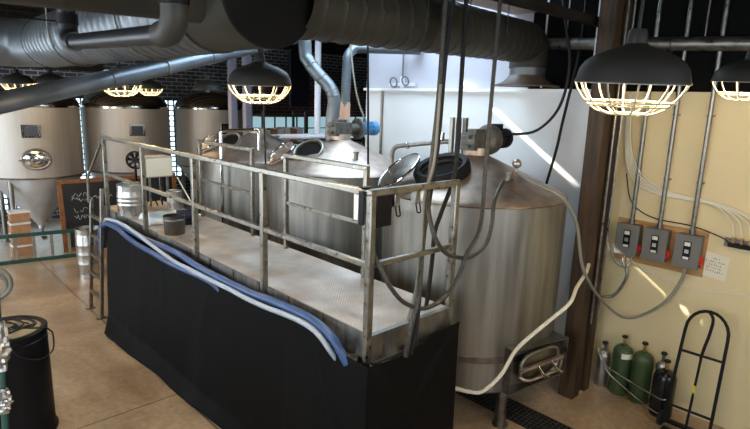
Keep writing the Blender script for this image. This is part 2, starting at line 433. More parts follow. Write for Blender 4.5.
# dark joists and boards under the ceiling
k = 2
for i in range(20):
    y = -1.9+.92*i
    if KY0-.2 < y < SY1+.3:
        struct(MB().bb((-3.5,y-.05,ZC-.3), (KX0-.1, y+.05, ZC)), 'trim_%d' % k, JOIST); k += 1
        continue
    struct(MB().bb((-3.5,y-.05,ZC-.3), (18 if y > 7.2 else XW-.01, y+.05, ZC)), 'trim_%d' % k, JOIST); k += 1
struct(MB().bb((3.7,2.81,4.22),(6.44,2.90,4.30)), 'trim_%d' % k, JOIST); k += 1
struct(MB().bb((4.2,3.72,4.52),(6.44,4.25,4.55)), 'trim_%d' % k, TANBOARD); k += 1
struct(MB().bb((-3.5,8.9,3.95),(4.4,9.1,4.15)), 'trim_%d' % k, JOIST); k += 1
struct(MB().bb((-3.5,11.6,3.75),(3.6,11.8,4.1)), 'trim_%d' % k, JOIST); k += 1

# ------------------------------------------------------------------ brewing tanks
def tilt_axes(n):
    n = Vector(n).normalized(); return frame_of(n)
def brew_tank(label, cx, cy, zs=2.38, z0=.42, big=False, motor=None, seam=True, lidtilt=None):
    t = thing('brewing_tank', label, 'tank', (cx,cy,0), 'brewing tanks behind the platform')
    R = 1.02
    MB().lathe([(0,z0),(R-.03,z0),(R,z0+.03),(R,zs)], (cx,cy,0), seg=72).build('tank_shell', STEEL, t)
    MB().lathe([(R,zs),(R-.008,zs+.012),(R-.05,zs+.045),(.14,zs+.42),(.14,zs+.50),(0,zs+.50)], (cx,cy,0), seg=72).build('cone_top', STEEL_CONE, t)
    MB().ring((cx,cy,zs), (0,0,1), R+.002, .007, 72, 6).build('shoulder_seam', STEEL_DK, t)
    MB().lathe([(R,.765),(R+.006,.77),(R+.006,.835),(R,.84)], (cx,cy,0), seg=72).build('weld_band', STEEL_DK, t)
    for a in (245,335,65,155):
        a = math.radians(a); x, y = cx+.925*math.cos(a), cy+.925*math.sin(a)
        MB().cyl((x,y,.012),(x,y,z0+.01),.062,16).cyl((x,y,0),(x,y,.02),.085,16).build('leg', STEEL_DK, t)
    # manway in the cone on the platform side
    ox, oy = -.53, .03
    zc = zs + .045 + (1-(abs(ox)-.14)/(R-.05-.14))*.375
    nrm = Vector((-.40,0,.92)).normalized() if big else Vector((-.60,-.22,.77)).normalized()
    c0 = Vector((cx+ox, cy+oy, zc))
    r = .26 if big else .22
    MB().lathe([(r,-.14),(r,.05),(r-.03,.05),(r-.03,-.03),(0,-.03)], c0, nrm, 40).build('manway_collar', STEEL, t)
    MB().lathe([(0,0),(r-.032,0)], c0+nrm*.022, nrm, 40).build('manway_shade_disc', DARKVOID, t)  # dark disc painted as the shade inside the open manway
    if big:
        MB().lathe([(r+.002,-.03),(r+.045,-.02),(r+.05,.06),(r+.02,.105),(r-.025,.09),(r-.03,.04)], c0, nrm, 40).build('rubber_gasket', RUBBER, t)
    else:
        MB().ring(c0+nrm*.052, nrm, r-.01, .016, 40, 8).build('rubber_gasket', STEEL, t)
    # opened lid, standing on edge at the far side of the manway
    L = Vector((cx-.80, cy+.42, zs+.245)) if big else Vector((cx-.74, cy+.40, zs+.235))
    u = Vector((.65,-.43,.63)).normalized(); v = Vector((L.x, L.y, L.z-3.35)).normalized()
    w = v.cross(u).normalized(); 
    if w.z < 0: w = -w
    n = (-.30*v + .954*w).normalized()
    rl = .27 if big else .215
    MB().lathe([(0,.035),(rl*.55,.03),(rl*.9,.008),(rl,0),(rl,-.02),(rl*.9,-.012),(rl*.5,.012),(0,.016)], L, n, 40).build('manway_lid', STEEL_CONE if not big else STEEL_DK, t)
    MB().ring(L, n, rl, .012, 40, 8).build('lid_rim', CHROME, t)
    a, b2, d = frame_of(n)
    MB().tube(bend_path([L+n*.02-u*.09, L+n*.09-u*.09, L+n*.09+u*.09, L+n*.02+u*.09], .03), .009, 8).build('lid_handle', CHROME, t)
    e = c0 + Vector((-.02, r+.02, .05))
    MB().tube(bend_path([e, e+Vector((0,.06,.05)), L-n*.02], .03), .016, 8).build('hinge_arm', STEEL_DK, t)
    # nozzles
    for ang, rho, h, rr in ((20,.55,.09,.035),(110,.62,.07,.03),(250,.62,.08,.03)):
        a = math.radians(ang); x, y = cx+rho*math.cos(a), cy+rho*math.sin(a); z = zs+.42-(rho-.14)/(.83)*.375
        MB().cyl((x,y,z-.04),(x,y,z+h),rr,14).cyl((x,y,z+h),(x,y,z+h+.02),rr+.012,14).build('nozzle', STEEL_DK, t)
    # agitator drive lying along x
    za = zs+.57
    if motor:
        m = MB(); m.box((cx-.02,cy,za),(.30,.19,.19)); m.box((cx-.02,cy,za+.11),(.16,.12,.05)); m.box((cx-.17,cy,za+.05),(.10,.10,.04)); m.box((cx-.17,cy,za-.05),(.10,.10,.04))
        m.cyl((cx-.06,cy,za-.10),(cx-.06,cy,zs+.48),.09,16); m.cyl((cx-.06,cy,za+.07),(cx-.06,cy,za+.11),.05,12)
        m.build('gearbox', IRON, t, bevel=.01)
        if motor == 'blue':
            MB().lathe([(0,0),(.145,0),(.155,.01),(.155,.035),(.11,.05),(.08,.08)], (cx+.30,cy,za),(1,0,0),32).cyl((cx+.1,cy,za),(cx+.31,cy,za),.07,16).build('flange', IRON, t)
            m = MB().cyl((cx+.37,cy,za),(cx+.60,cy,za),.085,24)
            for q in range(14):
                a = 2*PI*q/14; m.box((cx+.48,cy+.09*math.cos(a),za+.09*math.sin(a)),(.21,.012,.012))
            m.build('motor', BLUEMOT, t)
            MB().lathe([(.10,0),(.105,.01),(.105,.09),(.06,.12),(0,.125)], (cx+.58,cy,za),(1,0,0),28).build('motor_fan_cover', BLUEMOT, t)
        else:
            MB().lathe([(0,0),(.10,0),(.15,.03),(.175,.09),(.165,.15),(.12,.20),(.10,.205)], (cx+.12,cy,za+.01),(1,0,0),32).build('flange', IRON, t)
            m = MB().cyl((cx+.31,cy,za+.02),(cx+.48,cy,za+.02),.10,24)
            for q in range(16):
                a = 2*PI*q/16; m.box((cx+.40,cy+.105*math.cos(a),za+.02+.105*math.sin(a)),(.15,.012,.012))
            m.build('motor', BLACKPL, t)
            MB().lathe([(.115,0),(.118,.01),(.118,.08),(.07,.10),(0,.10)], (cx+.47,cy,za+.02),(1,0,0),28).build('motor_fan_cover', BLACKPL, t)
            MB().box((cx+.36,cy,za+.155),(.13,.11,.07)).build('terminal_box', BLACKPL, t, bevel=.01)
    return t
CX = 5.02
tankC = brew_tank('nearest stainless brewing tank with black motor on top and opened manway beside the cable bundle', CX, 3.67, big=True, motor='black')
tankB = brew_tank('middle stainless brewing tank with blue motor on its cone top', CX, 6.05, motor='blue')
tankA = brew_tank('farthest stainless brewing tank with opened lid, nearest the fermenters', CX, 8.30, zs=2.34, z0=.40)
# side outlet housing of the nearest tank
a3 = Vector((4.43,2.635,0)); b3 = Vector((5.33,2.505,0)); u3 = (b3-a3).normalized(); n3 = Vector((u3.y,-u3.x,0))
def P3(s, z, d=0): p = a3+u3*s+n3*d; return Vector((p.x,p.y,z))
Lw = (b3-a3).length
m = MB()
m.prism([P3(0,.50),P3(Lw,.50),P3(Lw,.50,-.32),P3(0,.50,-.10)], (0,0,.014))
m.prism([P3(0,.97),P3(Lw,.90),P3(Lw,.90,-.32),P3(0,.97,-.10)], (0,0,.014))
m.prism([P3(0,.50),P3(0,.985),P3(0,.985,-.10),P3(0,.50,-.10)], u3*.014)
m.prism([P3(Lw,.50),P3(Lw,.915),P3(Lw,.915,-.32),P3(Lw,.50,-.32)], -u3*.014)
hb = m.build('outlet_housing', GALV, tankC)
cc = Lw*.52
def oval(rx, rz, d, n=36, p=3.2):
    out = []
    for i in range(n):
        w = 2*PI*i/n; c_, s_ = math.cos(w), math.sin(w)
        out.append(P3(cc+rx*math.copysign(abs(c_)**(2/p), c_), .715+rz*math.copysign(abs(s_)**(2/p), s_), d))
    return out
MB().tube(oval(.30,.155,-.02), .018, 8, closed=True).build('outlet_door_rim', STEEL, hb)
ring = oval(.285,.14,-.045); cen = P3(cc,.715,.0)
MB().add(ring+[cen], [(i,(i+1)%36,36) for i in range(36)]).build('outlet_door', STEEL_DK, hb)
m = MB(); m.bar(P3(cc-.33,.74,.02),P3(cc+.33,.735,.02),.035,.03); m.tube(bend_path([P3(cc-.34,.66,.0),P3(cc-.25,.62,.06),P3(cc+.25,.62,.06),P3(cc+.34,.68,.0)],.06),.012,8)
m.build('outlet_clamp_bar', STEEL_CONE, hb)
for s_ in (-.10,.12):
    MB().tube([P3(cc+s_,.74,.03),P3(cc+s_+.03,.66,.09),P3(cc+s_+.10,.62,.10)],.014,8).build('outlet_handle', CHROME, hb)
m = MB().ball((5.16,3.22,2.735),.052).cyl((5.16,3.22,2.56),(5.16,3.22,2.70),.018,12); m.cyl((5.10,3.19,2.60),(5.22,3.25,2.60),.02,10)
m.build('relief_valve', SILVCYL, tankC)
m = MB()
for dx, dy in ((0,0),(.055,-.05),(.11,-.10)): m.bar((4.92+dx,3.95+dy,2.60),(4.92+dx,3.95+dy,3.20),.045,.045)
m.build('vent_stack', GALV, tankC)

# flue pipes above the middle tank
def pipe(name, label, cat, pts, r, mt, rad=.12, seg=14, group=None, smooth=False):
    path = smooth_path(pts, 8) if smooth else bend_path(pts, rad)
    return tag(MB().tube(path, r, seg).build(name, mt, loc=tuple(pts[0])), label, cat, group)
t = thing('flue_pipe', 'S-bent galvanised flue pipe rising from the blue-motor tank', 'pipe', (5.05,6.30,2.75))
pth = smooth_path([(5.05,6.30,2.72),(5.06,6.30,3.1),(5.09,6.30,3.35),(5.07,6.37,3.52),(4.97,6.51,3.70),(4.89,6.64,3.88),(4.87,6.72,4.11),(4.87,6.72,5.2)],8)
MB().tube(pth,.095,20).build('flue_tube', DUCTSILV, t)
for i in (18,22,30,38): 
    d = (pth[i+1]-pth[i-1]); MB().ring(pth[i], d, .096, .008, 24, 6).build('flue_seam', GALV, t)
MB().lathe([(.10,0),(.17,0),(.17,.04),(.10,.05)], (5.05,6.30,2.72)).build('flue_collar', STEEL_DK, t)
t = thing('flue_pipe', 'right-angled flue pipe with a tan lower sleeve beside the blue motor', 'pipe', (5.35,6.38,2.6))
MB().tube(bend_path([(5.35,6.38,2.55),(5.40,6.42,3.36),(5.48,6.48,4.02),(5.60,6.47,4.13),(6.39,5.84,4.14)],.16),.072,20).build('flue_tube', DUCTSILV, t)
MB().cyl((5.365,6.395,2.86),(5.405,6.425,3.32),.080,20).build('flue_sleeve', TANPIPE, t)

# product pipes
pipe('transfer_pipe', 'stainless elbow pipe rising between the two nearest brewing tanks', 'pipe',
     [(4.88,4.86,0),(4.88,4.86,2.80),(4.955,3.98,2.93)], .028, GALV, .12)
m = MB()
for q in ((4.91,4.62,2.83),(4.935,4.22,2.895)): m.ring(q,(0.1,-1,.14),.034,.012,18,6)
m.box((4.94,4.12,2.98),(.05,.06,.08)); tag(m.build('pipe_clamp', CHROME, loc=(4.92,4.4,2.86)), 'pair of clamps and valve on the elbow pipe over the nearest tanks', 'clamp')
pipe('cleaning_pipe', 'bent stainless pipe arching over the farthest brewing tank', 'pipe',
     [(4.02,7.72,0),(4.02,7.72,2.82),(4.02,7.74,2.83),(4.52,7.44,2.87),(4.52,7.44,2.55)], .026, CHROME, .06)

# ------------------------------------------------------------------ fermenters
def fermenter(label, cx, cy, R, manway, plate, fan=False):
    t = thing('fermenter', label, 'tank', (cx,cy,0), 'conical fermenters by the brick wall')
    MB().lathe([(R,1.58),(R,3.05)], (cx,cy,0), seg=64).build('fermenter_shell', FERM, t)
    n = 10
    MB().lathe([(R+.01,3.02),(R+.012,3.06)]+[(R*math.cos(PI/2*i/n)*.99+.01, 3.06+.42*math.sin(PI/2*i/n)) for i in range(n+1)], (cx,cy,0), seg=64).build('dome', FERM_DOME, t)
    MB().ring((cx,cy,1.58),(0,0,1),R+.004,.018,64,6).build('lower_band', STEEL_DK, t)
    MB().lathe([(R,1.58),(.09,.46),(.06,.42),(.06,.34),(0,.34)], (cx,cy,0), seg=64).build('cone_bottom', CONE_F, t)
    m = MB().tube(bend_path([(cx,cy,.36),(cx,cy,.22),(cx-.05,cy-.45,.22)],.08),.035,12); m.box((cx-.03,cy-.26,.25),(.09,.07,.12)); m.cyl((cx-.05,cy-.45,.22),(cx-.055,cy-.48,.22),.055,14)
    m.build('outlet_valve', CHROME, t)
    for a in (225,315,45,135):
        a = math.radians(a); x, y = cx+.9*R*math.cos(a), cy+.9*R*math.sin(a)
        MB().cyl((x,y,0),(x,y,1.62),.05,14).cyl((x,y,0),(x,y,.03),.09,14).build('leg', STEEL, t)
    m = MB().cyl((cx,cy,3.44),(cx,cy,3.60),.10,20).cyl((cx,cy,3.56),(cx,cy,3.60),.13,20); m.tube(bend_path([(cx+.3,cy,3.40),(cx+.3,cy,3.62),(cx+.8,cy+.2,3.62)],.06),.02,8)
    m.build('top_fitting', STEEL_DK, t)
    dv = Vector((0-cx, 0-cy, 0)).normalized()
    def on(ang, z, d=0):
        w = Matrix.Rotation(ang,3,'Z') @ dv; return Vector((cx,cy,z))+w*(R+d), w
    if manway is not None:
        p, w = on(manway, 1.98, .0); s = Vector((0,0,1)).cross(w)
        def ov(rx, rz, d): return [p+w*d+s*rx*math.cos(2*PI*i/32)+Vector((0,0,rz*math.sin(2*PI*i/32))) for i in range(32)]
        mw = MB().tube(ov(.25,.19,.03),.03,8,closed=True).build('manway_rim', STEEL, t)
        MB().add(ov(.24,.18,.04)+[p+w*.10], [(i,(i+1)%32,32) for i in range(32)]).build('manway_door', CHROME, mw)
        m = MB().bar(p+w*.12-s*.30,p+w*.12+s*.26,.05,.03); m.cyl(p+w*.10,p+w*.22,.02,10); m.ring(p+w*.22,w,.07,.012,20,6)
        m.build('manway_clamp', STEEL_DK, mw)
    p, w = on(plate, 2.55, .012); M = Matrix((Vector((0,0,1)).cross(w), w, Vector((0,0,1)))).transposed()
    q = MB().box(p,(.34,.04,.26),M=M).build('name_plate', CHROME, t)
    MB().box(p+w*.022,(.24,.01,.18),M=M).build('plate_face', LABGREY, q)
    return t
fermenter('leftmost conical fermenter with round manway in its shell', 2.71, 13.70, .94, .02, -.02)
fermenter('middle conical fermenter standing behind the chalkboard', 4.68, 13.68, .94, None, .22)
fermenter('rightmost conical fermenter partly hidden by the farthest brewing tank', 6.78, 13.6, .86, None, .5)

# ------------------------------------------------------------------ platform
PX0, PX1, PY0, PY1, PZ = 2.625, 3.54, 2.77, 8.90, 1.625
t = thing('work_platform', 'raised steel work platform with diamond tread deck and tube guardrails', 'platform', (PX0,PY0,0))
MB().bb((PX0,PY0,PZ-.04),(PX1,PY1,PZ)).build('tread_deck', TREAD, t)
y = PY0+.06; k = 0
while y < PY1-.05:
    y2 = min(y+.50, PY1); MB().bb((PX0-.012,y+.012,PZ-.21),(PX0+.03,y2-.012,PZ-.002)).build('side_panel', FASCIA, t); y = y2
MB().bb((PX0+.031,PY0+.02,PZ-.18),(PX0+.05,PY1,PZ-.041)).build('side_beam', DARKVOID, t)
MB().bb((PX0-.01,PY0-.03,PZ-.215),(PX1+.02,PY0+.015,PZ+.006)).build('end_channel', FASCIA, t)
MB().bb((PX0-.01,PY0-.045,PZ-.23),(PX1+.02,PY0-.0,PZ-.21)).build('end_flange', GALV, t)
MB().bb((PX1-.03,PY0+.02,PZ-.17),(PX1,PY1,PZ-.041)).build('rear_channel', FASCIA, t)
MB().bb((PX0,PY1-.03,PZ-.17),(PX1,PY1,PZ-.041)).build('far_channel', FASCIA, t)
for yy in (2.9,5.8,8.75):
    for xx in (2.68,3.45):
        MB().bar((xx,yy,0),(xx,yy,PZ-.04),.07).build('support_leg', GALV, t)
RX, RZ = 2.60, 2.71
ys = (2.78,4.22,5.64,7.12,8.62)
for y in ys:
    m = MB().bar((RX,y,PZ-.225 if y < 3 else PZ-.11),(RX,y,RZ),.056)
    m.build('guardrail_post', RAIL, t, bevel=.008)
MB().bar((RX,ys[0]-.028,RZ),(RX,ys[-1]+.03,RZ),.056,.05).build('top_rail', RAIL, t, bevel=.008)
MB().bar((RX,ys[0],2.17),(RX,ys[-1],2.17),.042).build('mid_rail', RAIL, t, bevel=.006)
ex = 3.56
MB().bar((ex,2.78,PZ-.17),(ex,2.78,RZ),.056).build('guardrail_post', RAIL, t, bevel=.008)
MB().bar((RX,2.78,RZ+.001),(ex+.028,2.78,RZ+.001),.056,.05).build('end_top_rail', RAIL, t, bevel=.008)
MB().bar((RX,2.78,2.17),(ex,2.78,2.17),.042).build('end_mid_rail', RAIL, t, bevel=.006)
for y0, y1 in ((5.93,7.36),(3.82,5.19)):
    for yy in (y0,y1): MB().bar((3.5,yy,PZ),(3.5,yy,2.72),.05).build('rear_post', RAIL, t, bevel=.008)
    MB().bar((3.5,y0-.025,2.72),(3.5,y1+.025,2.72),.05).build('rear_top_rail', RAIL, t, bevel=.008)
    MB().bar((3.5,y0,2.17),(3.5,y1,2.17),.038).build('rear_mid_rail', RAIL, t, bevel=.006)
# access ladder at the far end
t = thing('access_ladder', 'steep steel access ladder at the far end of the work platform', 'ladder', (2.36,8.65,0))
for y in (8.42,8.95):
    MB().bar((2.34,y,0),(2.47,y,1.98 if y < 8.6 else 1.75),.05,.05).box((2.33,y,.01),(.14,.09,.02)).build('stile', RAIL, t, bevel=.006)
for z in (.3,.6,.9,1.2,1.5):
    x = 2.34+.13*z/1.9; MB().bar((x,8.43,z),(x,8.94,z),.05,.03).build('rung', RAIL, t)
MB().tube(bend_path([(2.545,8.60,2.60),(2.44,8.94,2.10),(2.43,8.95,1.7)],.08),.02,8).build('handrail', RAIL, t)

# ------------------------------------------------------------------ curtain
def wob(s): return .6*math.sin(s*3.3+.4)+.3*math.sin(s*7.1+1.3)+.18*math.sin(s*15.3+.2)
def curtain(u, v):
    Lf, Le = 5.67, 1.08
    s = u*(Lf+Le); 
    fl = .55*v+.45*max(0,(v-.88)/.12)**1.2
    if s <= Lf-.03:
        y = 8.40-s; near = max(0, 1-s/1.0); x = 2.515
        zt = 1.475-.035*math.exp(-((y-2.75)/.35)**2)+.005*math.sin(s*3)
        if y < 3.3: zt -= .02*math.sin(PI*(3.3-y)/.6)
        off = (.006+.045*v*(1-.6*fl))*wob(s)*(.8 if s < Lf-.5 else .5)
        out = (.15+.17*min(1,max(0,(y-4.6)/2.5))+.02*math.sin(s*2.1+1))*fl*(1 if y > 3.3 else max(0,(y-2.7)/.6))
        dr = 0
        for yy, sl, am in ((3.25,-.55,.022),(3.6,-.9,.016),(5.1,.35,.012),(6.4,-.3,.012)):   # drag folds falling from the hem
            dr += am*math.exp(-((y-yy-sl*v)/.07)**2)*math.exp(-((v-.25)/.22)**2)
        x = x-abs(off)*.6+off*.4-.015*math.sin(PI*v)-out-dr; y = y-.62*fl*near**1.5
        p = Vector((x, y, zt*(1-v)+.006))
        if v > .9: p.z += .012*(1+math.sin(s*6.3))*(v-.9)/.1
    else:
        q = max(0,(s-Lf)/Le)
        x = 2.515+q*1.08; y = 2.685
        zt = 1.435+.065*q-.055*math.sin(PI*min(1,q*1.5))
        off = (.006+.02*v)*wob(s*1.1+.7)
        dr = 0
        for q0, sl, am in ((.03,1.1,.040),(.02,.55,.030),(.97,-1.3,.028)):   # swag folds fanning from the corner post
            dr += am*math.exp(-((q-q0-sl*v)/.06)**2)*math.exp(-((v-.20)/.17)**2)
        p = Vector((x-.012*v, y-abs(off)*.8-dr-.015*v, zt*(1-v)+.006))
    return p
cb = MB().grid(curtain, 300, 60).build('black_curtain', CLOTH, loc=(2.5,5.5,0), ang=80)
sm = cb.modifiers.new('thickness','SOLIDIFY'); sm.thickness = .004
tag(cb, 'black cloth curtain hung around the work platform down to the floor', 'curtain')

# hoses lying along the platform edge
hx = 2.46
wp = [(2.46,8.46,1.40),(2.46,8.30,1.54),(2.46,8.0,1.585),(2.46,7.77,1.60),(2.46,7.44,1.60),(2.46,7.06,1.575),(2.455,6.72,1.545),(2.45,6.39,1.52),(2.44,6.08,1.505),(2.435,5.79,1.495),(2.435,5.53,1.50),(2.435,5.18,1.505),(2.435,4.9,1.51),(2.435,4.6,1.52),(2.435,4.3,1.52),(2.44,3.97,1.53),(2.445,3.67,1.555),(2.45,3.44,1.565),(2.455,3.27,1.55),(2.465,3.15,1.50),(2.49,3.08,1.42),(2.53,3.05,1.35)]
pipe('white_hose', 'milky white hose along the platform edge above the black curtain', 'hose', wp, .023, CLEARHOSE, smooth=True, seg=12)
bp_ = [(2.50,8.60,1.05),(2.50,8.58,1.3),(2.50,8.46,1.46),(2.50,8.30,1.51),(2.50,7.9,1.535),(2.50,7.49,1.54),(2.50,7.11,1.535),(2.505,6.8,1.535),(2.51,6.55,1.545),(2.51,6.17,1.56),(2.51,5.88,1.56),(2.505,5.62,1.545),(2.50,5.26,1.535),(2.50,4.67,1.54),(2.50,4.31,1.55),(2.50,3.99,1.575),(2.50,3.65,1.595),(2.50,3.40,1.60),(2.50,3.22,1.58),(2.50,3.07,1.53),(2.505,2.98,1.455),(2.53,2.92,1.36)]
pipe('blue_hose', 'upper thick blue hose along the platform edge', 'hose', bp_, .035, BLUEHOSE, smooth=True, seg=14, group='blue hoses on the platform edge')
bp2 = [(2.43,8.55,1.0),(2.43,8.52,1.3),(2.435,8.38,1.44),(2.44,8.16,1.50),(2.44,7.72,1.515),(2.435,7.41,1.48),(2.43,7.03,1.455),(2.42,6.68,1.46),(2.415,6.4,1.465),(2.415,6.05,1.46),(2.43,5.73,1.46),(2.46,5.35,1.465),(2.50,5.1,1.44),(2.53,4.95,1.38)]
pipe('blue_hose', 'lower blue hose slipping under the milky white hose halfway along the platform', 'hose', bp2, .032, BLUEHOSE, smooth=True, seg=14, group='blue hoses on the platform edge')

# ------------------------------------------------------------------ things on the deck
def keg(label, x, y, z, r, h, group='stainless kegs'):
    t = thing('keg', label, 'keg', (x,y,z), group)
    e = .04
    prof = [(0,.03),(r*.8,.03),(r*.92,.05),(r*.97,.09)]
    for i in range(1,4):
        zz = .09+(h-.2)*i/4; prof += [(r*.975,zz-.025),(r*1.0,zz-.01),(r*1.0,zz+.01),(r*.975,zz+.025)]
    prof += [(r*.97,h-.11),(r*.9,h-.06),(r*.6,h-.045),(0,h-.04)]
    MB().lathe(prof,(x,y,z),seg=36).build('keg_body', KEGST, t)
    m = MB().lathe([(r*.93,h-.09),(r*.95,h-.09),(r*.95,h),(r*.90,h),(r*.90,h-.09)],(x,y,z),seg=36)
    m.ring((x,y,z+h),(0,0,1),r*.925,.012,36,6); m.build('top_chime', KEGST, t)
    m = MB().lathe([(r*.90,0),(r*.95,0),(r*.95,.08),(r*.90,.08),(r*.90,0)],(x,y,z),seg=36); m.build('bottom_chime', KEGST, t)
    MB().cyl((x,y,z+h-.05),(x,y,z+h-.01),.035,16).build('keg_valve', CHROME, t)
    return t
keg('squat stainless keg standing at the far end of the platform deck', 2.78, 8.10, PZ, .205, .44)
keg('tall stainless keg standing on the floor beside the access ladder', 2.84, 10.66, 0, .225, .90)
keg('small stainless keg on the deck beneath the ivory control cabinet, right of the squat one', 3.42, 8.12, PZ, .115, .28)
# control cabinet on a steel stand
t = thing('control_cabinet', 'ivory control cabinet on a steel stand at the far end of the deck', 'cabinet', (3.22,8.62,PZ))
MB().bb((3.12,8.45,2.08),(3.56,8.82,2.40)).build('cabinet_body', CREAMPL, t, bevel=.015)
MB().bb((3.14,8.442,2.10),(3.54,8.45,2.38)).build('cabinet_door', CREAMHOSE, t)
MB().bb((3.112,8.55,2.28),(3.12,8.64,2.35)).build('cabinet_sticker', BOXGREY, t)
for x in (3.20,3.48):
    for y in (8.50,8.78): MB().bar((x,y,PZ),(x,y,2.09),.03).build('stand_leg', GALV, t)
for i,(x,y) in enumerate(((3.24,8.55),(3.32,8.57),(3.40,8.55))):
    tag(MB().tube(smooth_path([(x,y,2.11),(x-.02,y-.05,1.95),(x+.03*i,y-.12,1.75),(x+.05,y-.1,PZ+.012)],6),.011,8).build('cabinet_cable', CABLE, loc=(x,y,PZ)),
        ('left','middle','right')[i]+' of the three black cables hanging under the ivory control cabinet', 'cable', 'cables under the control cabinet')
# blower fan beside the cabinet
t = thing('blower_fan', 'small black fan standing at the end of the platform beside the ivory cabinet', 'fan', (2.98,8.85,PZ))
fa = Vector((-.55,-.83,0)).normalized(); fc = Vector((3.07,8.70,2.34))
MB().ring(fc,fa,.13,.014,28,6).ring(fc+fa*.05,fa,.10,.006,28,6).ring(fc+fa*.06,fa,.05,.006,20,6).build('fan_guard', BLACKPL, t)
m = MB(); a_, b_, d_ = frame_of(fa)
for q in range(7):
    w = 2*PI*q/7; e1 = a_*math.cos(w)+b_*math.sin(w); e2 = a_*math.cos(w+.5)+b_*math.sin(w+.5)
    m.prism([fc+e1*.03-fa*.02, fc+e1*.125-fa*.01, fc+e2*.125+fa*.03, fc+e2*.04+fa*.02], fa*.006)
m.cyl(fc-fa*.05,fc+fa*.04,.04,14).build('fan_blades', BLACKPL, t)
MB().bar((3.07,8.72,PZ+.01),fc-Vector((0,0,.12)),.03).cyl((3.07,8.72,PZ),(3.07,8.72,PZ+.03),.09,20).build('fan_stand', BLACKMET, t)
# tray, cloth bundle, bucket, pump
m = MB()
def tray(u, v):
    a = Vector((2.70,7.70,PZ)); x = a+Vector((.56*u+.03*math.sin(v*5), -.52*v, .085+.02*math.sin(u*6+v*4)*math.sin(v*3)+.010*math.sin(u*14)))
    e = min(u,1-u,v,1-v)
    if e < .06: x.z = PZ+.01+(x.z-PZ-.01)*e/.06
    return x
ob = m.grid(tray,24,24).build('folded_sheet', LABELWH, loc=(2.9,7.4,PZ), ang=60)
sm = ob.modifiers.new('thickness','SOLIDIFY'); sm.thickness = .008
tag(ob, 'crumpled white plastic sheet folded on the deck behind the metal bucket', 'sheet')
t = thing('metal_bucket', 'dull brown metal bucket on the platform deck by the blue hoses', 'bucket', (2.765,6.60,PZ))
MB().lathe([(0,0),(.118,0),(.125,.01),(.13,.235),(.134,.24),(.126,.24),(.12,.02),(0,.015)],(2.765,6.60,PZ),seg=32).build('bucket_body', BUCKET, t)
MB().lathe([(.129,.18),(.133,.185),(.133,.20),(.129,.205)],(2.765,6.60,PZ),seg=32).build('bucket_band', GALV, t)
MB().tube([Vector((2.765+.13*math.cos(a),6.60+.02-.10*math.sin(a),PZ+.235+.03*math.sin(a))) for a in [PI*i/14 for i in range(15)]],.006,6).build('bucket_handle', BLACKMET, t)
t = thing('transfer_pump', 'small navy pump on the deck behind the metal bucket', 'pump', (3.12,7.02,PZ))
MB().cyl((3.0,7.08,PZ+.13),(3.22,6.98,PZ+.13),.07,20).build('pump_motor', NAVY, t)
MB().cyl((3.22,6.98,PZ+.13),(3.29,6.95,PZ+.13),.09,20).cyl((3.27,6.955,PZ+.2),(3.27,6.955,PZ+.27),.02,10).build('pump_head', CHROME, t)
MB().box((3.11,7.03,PZ+.03),(.22,.12,.06),rz=-.42).build('pump_foot', BLACKMET, t)
pipe('white_cable', 'white cable sloping down to the deck behind the navy pump', 'cable', [(3.45,8.05,2.12),(3.43,7.6,1.85),(3.42,7.2,1.61)], .010, CREAMHOSE, smooth=True)

# ------------------------------------------------------------------ chalkboard, ladder, boxes
t = thing('chalkboard', 'wood-framed black chalkboard leaning behind the far end of the platform', 'chalkboard', (4.0,12.60,0))
cx0, cx1, cz0, cz1 = 2.86, 5.40, .0, 1.53
def cbp(x, y, z): return Vector((x, y+.10*z, z))
def cbox(m, x0,x1,z0,z1,y0,y1):
    return m.prism([cbp(x0,12.55+y0,z0),cbp(x1,12.55+y0,z0),cbp(x1,12.55+y0,z1),cbp(x0,12.55+y0,z1)],(0,y1-y0,0))
cbox(MB(),cx0+.05,cx1-.05,.05,cz1-.05,.02,.04).build('board_face', SLATE, t)
for x in ((cx0,cx0+.085),(cx1-.085,cx1)): cbox(MB(),x[0],x[1],cz0,cz1,0,.05).build('board_side', WOODFRAME, t)
for z in ((cz0,cz0+.085),(cz1-.085,cz1)): cbox(MB(),cx0+.085,cx1-.085,z[0],z[1],0,.05).build('board_rail', WOODFRAME, t)
m = MB(); rr = random.Random(4)
for zz, xa, xb in ((1.20,3.12,3.36),(1.10,3.10,3.9),(.86,3.14,3.44),(.72,3.12,3.5),(1.1,4.1,4.4)):
    x = xa
    while x < xb:
        pts = [cbp(x+.025*i+rr.uniform(-.01,.01), 12.566, zz+rr.uniform(-.05,.05)) for i in range(4)]
        m.tube(smooth_path(pts,4),.0045,5); x += rr.uniform(.07,.12)
m.build('chalk_writing', CHALK, t)
t = thing('folding_ladder', 'green-railed ladder lying on its side on the floor before the chalkboard', 'ladder', (2.5,12.3,0))
la, lb = Vector((1.5,12.36,0)), Vector((3.32,12.05,0))
for z in (.035,.56): MB().bar(la+Vector((0,0,z)),lb+Vector((0,.0,z)),.05,.07).build('ladder_rail', GREENPAINT, t)
for i in range(6):
    p = la.lerp(lb,(i+.5)/6); MB().bar(p+Vector((0,0,.05)),p+Vector((0,0,.55)),.05,.03).build('rung', SILVCYL, t)
for i in range(4):
    x, y, z = 2.16+.01*(i%2), 12.92, .005+.235*i
    b_ = thing('carton', ['bottom','second lowest','third','topmost'][i]+' brown carton in the stack under the leftmost fermenter', 'box', (x,y,z), 'cartons under the fermenter')
    MB().bb((x-.17,y-.14,z),(x+.17,y+.14,z+.19)).build('carton_body', CARDB, b_)
    MB().bb((x-.18,y-.15,z+.19),(x+.18,y+.15,z+.228)).build('carton_lid', LABELWH, b_)

